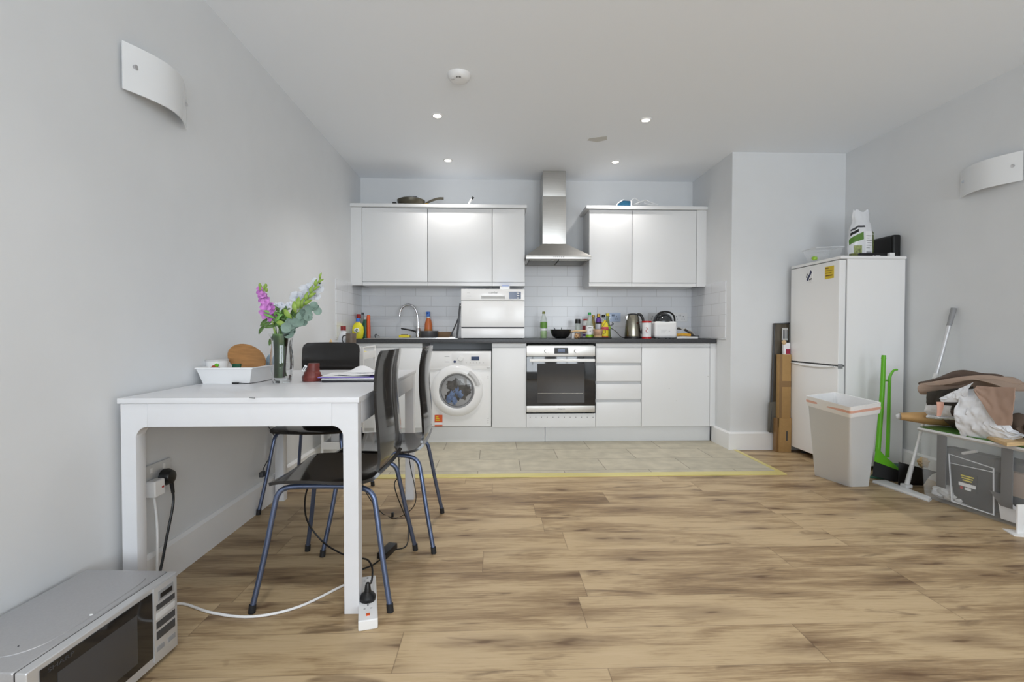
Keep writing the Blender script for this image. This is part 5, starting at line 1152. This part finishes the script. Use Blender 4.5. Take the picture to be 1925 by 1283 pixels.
# ================================================================== BIN
BZ = .565
bb = [G(1529, 893), G(1597, 916), G(1636, 915)]; bt_ = [G(1516.5, 746, BZ), G(1598, 768, BZ), G(1655, 759, BZ)]
bb.append(bb[0]+bb[2]-bb[1]); bt_.append(bt_[0]+bt_[2]-bt_[1])
def lerp4(k): return [bb[i].lerp(bt_[i], k) for i in range(4)]
def rrect(c4, r, n=5):
    """rounded quad outline"""
    out = []
    for i in range(4):
        p = c4[i]; a = (c4[i-1]-p).normalized(); b = (c4[(i+1) % 4]-p).normalized()
        for k in range(n+1):
            s = k/n; out.append(p+a*r*(1-s)**2+b*r*s**2)
    return out
def shellring(levels, th, closed_bottom=True):
    """levels: list of (corner list, radius); makes an open container with wall thickness"""
    b = bmesh.new(); R = [[b.verts.new(p) for p in rrect(c4, r)] for c4, r in levels]; n = len(R[0])
    for Aa, Bb in zip(R, R[1:]):
        for i in range(n): b.faces.new((Aa[i], Aa[(i+1) % n], Bb[(i+1) % n], Bb[i]))
    if closed_bottom: b.faces.new(R[0][::-1])
    bmesh.ops.recalc_face_normals(b, faces=b.faces)
    bmesh.ops.solidify(b, geom=b.faces[:], thickness=th)
    m_ = MB(); m_._merge(b); return m_
cen = sum(bb, Vector())/4
t = thing('waste_bin', 'light grey plastic waste bin with a liner in front of the fridge', 'bin', (cen.x, cen.y, 0))
obj('bin_body', shellring([(lerp4(k), .022) for k in (.0, .02, .5, .88)]+[([p+(p-sum(lerp4(.9), Vector())/4).normalized()*.004 for p in lerp4(.90)], .024), (lerp4(1.0), .024)], .003), 'binp', t)
def grow(c4, d): c = sum(c4, Vector())/4; return [p+(Vector((p.x-c.x, p.y-c.y, 0))).normalized()*d for p in c4]
obj('liner', shellring([(grow(lerp4(.895), .009), .026), (grow(lerp4(.92), .011), .026), (grow(lerp4(1.012), .008), .026), (grow(lerp4(1.01), -.006), .022), (grow(lerp4(.82), -.020), .028)], .0012, False), 'liner', t)
obj('drawstring', shellring([(grow(lerp4(.942), .0122), .026), (grow(lerp4(.968), .0112), .026)], .0012, False), 'peach', t, 'peach coloured drawstring band')
obj('screw_hole', MB().blob(bb[0].lerp(bb[1], .48).lerp(bt_[0].lerp(bt_[1], .48), .16)+Vector((-.002, -.003, 0)), (.004, .004, .005)), 'dgrey', t)
# ================================================================== BROOM, DUSTPAN, MOP
YBm = 3.07
def Bm(px, py, dy=0): return P(px, py, YBm+dy)
t = thing('green_broom', 'green long-handled broom leaning between bin and fridge', 'broom', (2.56, YBm, 0))
obj('handle', MB().tube([Bm(1650, 850), Bm(1654, 800), Bm(1659, 730), Bm(1661, 672)], .0115, 10, radii=(.016, .013)), 'green', t)
obj('handle_tip', MB().cyl(Bm(1661, 675), Bm(1661.5, 668), .0145, .012), 'green', t)
hd = MB().hexa([Bm(1643, 868, -.03), Bm(1698, 888, -.03), Bm(1698, 888, .03), Bm(1643, 868, .03)], [Bm(1647, 838, -.012), Bm(1662, 856, -.012), Bm(1662, 856, .012), Bm(1647, 838, .012)], .005)
obj('broom_head', hd, 'green', t)
br = MB().hexa([Bm(1640, 895, -.035), Bm(1692, 909, -.035), Bm(1692, 909, .035), Bm(1640, 895, .035)], [Bm(1643, 868, -.028), Bm(1698, 887, -.028), Bm(1698, 887, .028), Bm(1643, 868, .028)], .004)
obj('bristles', br, 'blackm', t)
Yd = 3.13
def Dm(px, py, dy=0): return P(px, py, Yd+dy)
t = thing('green_dustpan', 'green long-handled dustpan clipped beside the broom', 'dustpan', (2.6, Yd, 0))
obj('handle', MB().tube([Dm(1668, 860), Dm(1670, 800), Dm(1672, 720), Dm(1674, 706), Dm(1680, 697), Dm(1687, 695.5)], .009, 8, radii=(.012, .006)), 'green', t)
obj('clip', MB().tube([Bm(1661, 716), Dm(1670, 716)], .006, 6), 'green', t)
q0, q1, q2, q3 = G(1633, 900), G(1684, 903), G(1697, 888), G(1650, 881)
for q_ in (q2, q3): q_.y = min(q_.y, 3.265)
obj('pan', MB().hexa([q0, q1, q2, q3], [q0+Vector((0, 0, .012)), q1+Vector((0, 0, .012)), q2+Vector((0, .0, .06)), q3+Vector((0, 0, .06))], .004), 'dgreen', t)
# flat mop
t = thing('flat_mop', 'white flat mop leaning against the right wall', 'mop', G(1692, 922))
h0, h1 = G(1640, 908), G(1745, 944); ax = (h1-h0).normalized(); nr = Vector((-ax.y, ax.x, 0))
hc = [h0, h1, h1+nr*.055-ax*.03, h0+nr*.095]
obj('mop_head', MB().hexa([p+Vector((0, 0, .004)) for p in hc], [p+Vector((0, 0, .016)) for p in hc], .005), 'white', t)
obj('mop_pad', MB().hexa([p for p in grow(hc, .006)], [p+Vector((0, 0, .006)) for p in grow(hc, .004)], .002), 'lgrey', t)
pb = G(1692, 922)+nr*.045+Vector((0, 0, .02)); pt_ = Vector((2.868, 2.93, 1.122))
obj('swivel_joint', MB().box(pb.x-.022, pb.y-.022, .014, pb.x+.022, pb.y+.022, .036, .006).cyl(pb, pb.lerp(pt_, .12), .014, .012), 'lgrey', t)
obj('pole', MB().cyl(pb.lerp(pt_, .08), pb.lerp(pt_, .62), .0085).cyl(pb.lerp(pt_, .6), pb.lerp(pt_, .63), .015, .013), 'white', t)
obj('upper_pole', MB().cyl(pb.lerp(pt_, .62), pb.lerp(pt_, .90), .012), 'silverl', t)
obj('grip', MB().cyl(pb.lerp(pt_, .90), pt_, .0135, .015), 'mgrey', t)
t = thing('black_dustpan', 'black dustpan on its side behind the mop head', 'dustpan', (2.62, 2.92, 0))
obj('scoop', MB().surf(lambda u, v: Vector((2.545+.16*u, 2.95-.10*v*u, .004+.15*(1-.25*u)*v+.02*math.sin(PI*v))), 10, 8, .004), 'black', t)
obj('crumpled_tissue', MB().blob((2.69, 2.93, .155), (.03, .025, .03), .5, 3, 3, 9), 'wood', t)
# ================================================================== STORAGE BOX AND HEAP
S0 = G(1737, 935); ang = math.radians(7.0)
Mx = Matrix.Translation((S0.x-.035, S0.y+.01, 0)) @ Matrix.Rotation(ang, 4, 'Z')   # local: x across to the wall, y from 0 to -L toward the camera
LB, WB, HB = .64, .27, .415
t = thing('clear_storage_box', 'large clear plastic storage box full of clothes by the right wall', 'storage box', tuple(Mx @ Vector((WB/2, -LB/2, 0))))
def lc(x0, y0, x1, y1, z): return [Mx @ Vector(p) for p in ((x0, y1, z), (x1, y1, z), (x1, y0, z), (x0, y0, z))]
obj('box_wall', shellring([(lc(.034, -.015, WB-.01, -LB+.015, .002), .02), (lc(.029, -.008, WB-.004, -LB+.008, .03), .02), (lc(0, 0, WB, -LB, HB-.02), .02)], .003), 'clear', t)
obj('box_rim', shellring([(lc(-.004, .004, WB+.004, -LB-.004, HB-.022), .022), (lc(-.010, .010, WB+.006, -LB-.010, HB-.012), .022), (lc(-.004, .004, WB+.002, -LB-.004, HB-.002), .022)], .004, False), 'lgrey', t)
for y_ in (-.115, -.43):
    obj('rib', MB().box(-.006, y_-.05, .10, .000, y_, HB-.02, .002, M=Mx), 'greyrib', t)
obj('handle_strap', MB().hexa([Mx @ Vector(p) for p in ((-.004, -.43, .10), (-.004, -.48, .10), (.0, -.48, .10), (.0, -.43, .10))][::-1], [Mx @ Vector(p) for p in ((-.004, -.38, .16), (-.004, -.43, .16), (.0, -.43, .16), (.0, -.38, .16))][::-1], 0), 'greyrib', t)
obj('lid', MB().box(.006, -LB+.006, HB-.003, WB-.006, -.006, HB+.002, M=Mx), mat('lid_green', (74, 118, 52), .35, noise_=.3, scale=8), t)
# contents
def inbox(name, label, cat, mb_, m): return tag(obj(name, mb_, m), label, cat)
tw = MB()
for k in range(5): tw.blob(Mx @ Vector((.088, -.08-.028*k, .045+.012*(k % 2))), (.05, .05, .035), .3, 2.5, 3, k)
inbox('white_towel', 'crumpled white towel at the bottom left inside the clear box', 'towel', tw, 'cloth')
t = thing('packed_clothes', 'black folded clothes in a clear labelled bag inside the storage box', 'clothes', tuple(Mx @ Vector((.05, -.28, .04))))
M2 = Mx @ Matrix.Translation((.020, 0, 0))
def L_(x, y, z): return M2 @ Vector((x, y, z))
obj('clothes', MB().hexa([L_(.022, -.17, .035), L_(.022, -.36, .03), L_(.08, -.36, .03), L_(.08, -.17, .035)][::-1], [L_(.022, -.15, .235), L_(.022, -.37, .245), L_(.08, -.37, .245), L_(.08, -.15, .235)][::-1], .012), 'packet', t)
obj('clear_bag', MB().tube([L_(.012, -.17, .03), L_(.012, -.15, .29), L_(.012, -.37, .27), L_(.012, -.375, .03), L_(.012, -.17, .03)], .004, 5, smooth=False).tube([L_(.014, -.15, .24), L_(.014, -.37, .25)], .0025, 5), 'bag', t)
lb = obj('printed_label', MB().box(.0185, -.290, .11, .0205, -.195, .205, M=M2), 'black', t)
obj('label_stripe', MB().box(.0165, -.285, .132, .0187, -.20, .150, M=M2).box(.0165, -.262, .114, .0187, -.232, .128, M=M2), 'paper', lb)
obj('label_words', MB().box(.0165, -.275, .186, .0187, -.21, .192, M=M2).box(.0165, -.27, .174, .0187, -.215, .180, M=M2).box(.0165, -.265, .162, .0187, -.22, .168, M=M2), 'yellow', lb)
obj('red_square', MB().box(.0165, -.222, .114, .0187, -.208, .128, M=M2), 'red', lb)
b0 = MB().box(.145, -.30, .02, .22, -.02, .30, .02, 3, M=Mx); inbox('grey_duvet', 'grey folded fabric filling the back of the storage box', 'fabric', b0, mat('duvet_grey', (112, 112, 114), .8, noise_=.2, scale=9, bump=.4))
b0 = MB().box(.10, -.62, .02, .22, -.32, .31, .02, 3, M=Mx); inbox('dark_jacket', 'dark fabric behind the card at the near end of the box', 'fabric', b0, mat('jacket_dark', (78, 78, 80), .8, noise_=.3, scale=9, bump=.4))
b0 = MB().box(.05, -.60, .15, .09, -.40, .27, .004, M=Mx); inbox('brown_parcel', 'beige parcel inside the near end of the clear box', 'parcel', b0, 'taupe')
b0 = MB().hexa([L_(.02, -.40, .02), L_(.02, -.58, .02), L_(.045, -.58, .02), L_(.045, -.40, .02)][::-1], [L_(.02, -.38, .14), L_(.02, -.52, .05), L_(.045, -.52, .05), L_(.045, -.38, .14)][::-1], .003); inbox('white_card', 'white card wedge low in the near end of the box', 'card', b0, 'paper')
b0 = MB().hexa([L_(.015, -.50, .03), L_(.015, -.53, .02), L_(.030, -.53, .02), L_(.030, -.50, .03)][::-1], [L_(.015, -.60, .15), L_(.015, -.63, .14), L_(.030, -.63, .14), L_(.030, -.60, .15)][::-1], .002); inbox('wooden_batten', 'pale diagonal wooden slat inside the near end of the box', 'slat', b0, 'wood')
b0 = MB().tube([L_(.014, -.22, .31), L_(.014, -.29, .34)], .008, 8); inbox('white_stick', 'short white stick behind the clear box wall near its rim', 'stick', b0, 'lgrey')
# heap on top
fb = MB()
for k in range(5): fb.blob(Mx @ Vector((.17+.01*(k % 2), -.10-.10*k, HB+.07)), (.075, .085, .066), .25, 2.2, 3, k+40)
tag(obj('bundled_blanket', fb, mat('blanket_brown', (104, 88, 76), .85, noise_=.25, scale=9, bump=.4)), 'dark brown bundled blanket at the core of the heap, mostly covered', 'blanket')
HZ = HB+.003
pts = [G(1832, 817, HZ), G(1893, 840, HZ), G(1893, 840, HZ)+Vector((.19, .02, 0)), G(1832, 817, HZ)+Vector((.16, .02, 0))]
tag(obj('plywood_offcut', MB().hexa(pts, [p+Vector((0, 0, .018)) for p in pts], .002), 'wood'), 'pale plywood offcut lying on the storage box under the white bag', 'board')
# kraft roll
r0, r1 = Vector((2.478, 2.865, HZ+.040)), Vector((2.735, 2.70, HZ+.040))
axr = (r1-r0).normalized(); sd = axr.cross(Vector((0, 0, 1))).normalized(); upv = sd.cross(axr)
def roll(u, v):
    a_ = -1.2+2*PI*1.08*v; k = .55+.45*min(1, u*2.2)
    rr = (.036+.003*v)
    return r0+(r1-r0)*u+sd*rr*1.15*math.cos(a_)+upv*(rr*k*math.sin(a_)-.0*(1-k))
t = thing('kraft_paper_roll', 'brown kraft paper roll lying along the top of the storage box', 'paper roll', r0)
obj('roll_sheet', MB().surf(roll, 20, 30, .0012), 'kraft', t)
obj('pinched_end', MB().blob(r0+Vector((0, 0, -.002)), (.026, .014, .020), .1), 'lgrey', t)
# taupe sheets: wavy surfaces draped over
def drape(cx0, cx1, fy, Yn, Yf, z0, amp, seed, name, label, m, th=.003):
    """surface between screen columns cx0..cx1 running back from Yn to Yf"""
    def fn(u, v):
        p = P(cx0+(cx1-cx0)*u, fy(u), Yn(u)); q = Vector(p); d = Vector((.985, .17, 0))*(.20*v)
        z = p.z+amp*noise.noise(Vector((u*4+seed, v*2.5, seed)))*(.3+v)+.018*math.sin(v*3+u*6+seed)*v
        q = q+d; q.x = min(q.x, XR-.012-.002*v); q.z = z; return q
    return tag(obj(name, MB().surf(fn, 30, 10, th), m), label, 'fabric')
Yn = lambda u: 2.74-.44*u
drape(1731, 1926, lambda u: 722+12*u-10*math.sin(PI*u)+(4*math.sin(u*9)), Yn, None, 0, .02, 1.3, 'taupe_paper_sheet', 'large taupe sheet curling over the heap on the storage box', 'taupe')
def band(top, bot, Y0, Y1, name, label, m, th=.004, seed=0, bul=.02, x0=1731, x1=1926, cat='fabric'):
    def fn(u, v):
        px = x0+(x1-x0)*u; py = top(u)+(bot(u)-top(u))*v; p = P(px, py, Y0+(Y1-Y0)*u)
        p.x -= bul*math.sin(PI*v)+.006*noise.noise(Vector((u*8+seed, v*4, seed)))
        p.x = min(p.x, XR-.010); return p
    return tag(obj(name, MB().surf(fn, 36, 10, th), m), label, cat)
band(lambda u: 719-26*math.sin(PI*min(1, u*1.0+.0))**1.4+6*math.sin(u*14)*u+8*u, lambda u: 724-4*math.sin(PI*u)+4*u, 2.86, 2.46, 'brown_leather_piece', 'dark brown leather piece at the crest of the heap', 'leather', .005, 3, .015)
band(lambda u: 722-8*math.sin(PI*u)-14*u*math.sin(PI*u), lambda u: 741-16*u+2*math.sin(u*10), 2.80, 2.40, 'beige_sheet', 'beige curling sheet under the dark leather on the heap', 'taupe', .004, 5, .02)
band(lambda u: 737-10*u, lambda u: 765+10*u, 2.73, 2.56, 'shaded_hollow', 'dark sheet painted as the shaded hollow left of the white bag', mat('hollow_shade', (58, 54, 48), .8, noise_=.3, scale=8), .004, 7, .0, 1742, 1830)  # dark sheet standing in for the shade inside the hollow
band(lambda u: 762+2*u, lambda u: 779+4*u, 2.735, 2.60, 'pale_cloth_fold', 'pale grey cloth fold at the left end of the heap', 'cloth', .004, 9, .01, 1742, 1790)
b0 = MB().surf(lambda u, v: P(1760+14*v*(1-.5*u)+4*math.sin(u*3), 756+27*u, 2.61)+Vector((-.008*math.sin(PI*u), 0, 0)), 10, 4, .003); tag(obj('tan_strap', b0, 'peach'), 'small tan strap curling down over the kraft roll', 'strap')
# white plastic bag: lumpy sack with a neck reaching left
wb_ = MB()
def sack(u, v):
    """front skin of the bag on screen px 1808..1925, py 728..832"""
    px = 1812+(1930-1812)*u; top = 734-6*math.sin(PI*u)+10*u*u*2; bot = 826+10*math.sin(PI*u)-6*u
    if u > .45: top += min(66, (u-.45)*205)
    py = top+(bot-top)*v; p = P(px, py, 2.52-.26*u)
    p.x -= .055*math.sin(PI*min(1, max(0, v)))*(1-.3*u)*min(1, (bot-top)/70); p.x += .014*noise.noise(Vector((u*7, v*6, 2)))+.008*noise.noise(Vector((u*17, v*15, 4)))
    p.x = min(p.x, XR-.012); return p
t = thing('white_plastic_bag', 'crumpled white plastic bag slumped on the storage box', 'bag', P(1860, 830, 2.4))
obj('bag_body', MB().surf(sack, 44, 30, .0015), 'bag', t)
def neck(u, v):
    px = 1768+62*u; c = 752-16*u; h = 5+26*u**.8; py = c+(v-.45)*h*1.15; p = P(px, py, 2.60-.12*u)
    p.x -= .03*math.sin(PI*v)*u+.01*noise.noise(Vector((u*9, v*5, 3))); p.x = min(p.x, XR-.012); return p
obj('bag_neck', MB().surf(neck, 22, 12, .0015), 'bag', t)
def pink(u, v):
    px = 1856+74*u; top = 727+2*u; bot = 734+66*min(1, u/.62); py = top+(bot-top)*v; p = P(px, py, 2.43-.16*u)
    p.x -= .055+.02*v; p.x += .006*noise.noise(Vector((u*5, v*5, 8))); return p
tag(obj('taupe_cloth', MB().surf(pink, 20, 14, .005), mat('rose_taupe', (160, 134, 118), .8, noise_=.08, scale=9, bump=.3)), 'pinkish taupe cloth hanging over the right of the white bag', 'cloth')
band(lambda u: 781+3*u, lambda u: 786+4*u, 2.73, 2.60, 'crumpled_white_film', 'thin white crumpled film strip lying just above the kraft roll', 'bag', .004, 4, .01, 1745, 1800, 'film')
# white stand at the frame edge
q = G(1906, 1009)
t = thing('white_metal_stand', 'white metal stand foot at the far right edge on the floor', 'stand', (q.x, q.y, 0))
obj('base_plate', MB().hexa([q, q+Vector((.085, -.03, 0)), q+Vector((.09, .05, 0)), q+Vector((.03, .08, 0))], [v+Vector((0, 0, .006)) for v in (q, q+Vector((.085, -.03, 0)), q+Vector((.09, .05, 0)), q+Vector((.03, .08, 0)))], .001), 'white', t)
obj('upright', MB().box(q.x+.035, q.y+.015, .006, q.x+.085, q.y+.024, .145, .002), 'white', t)
for o in bpy.data.objects:
    if '_base' in o: del o['_base']
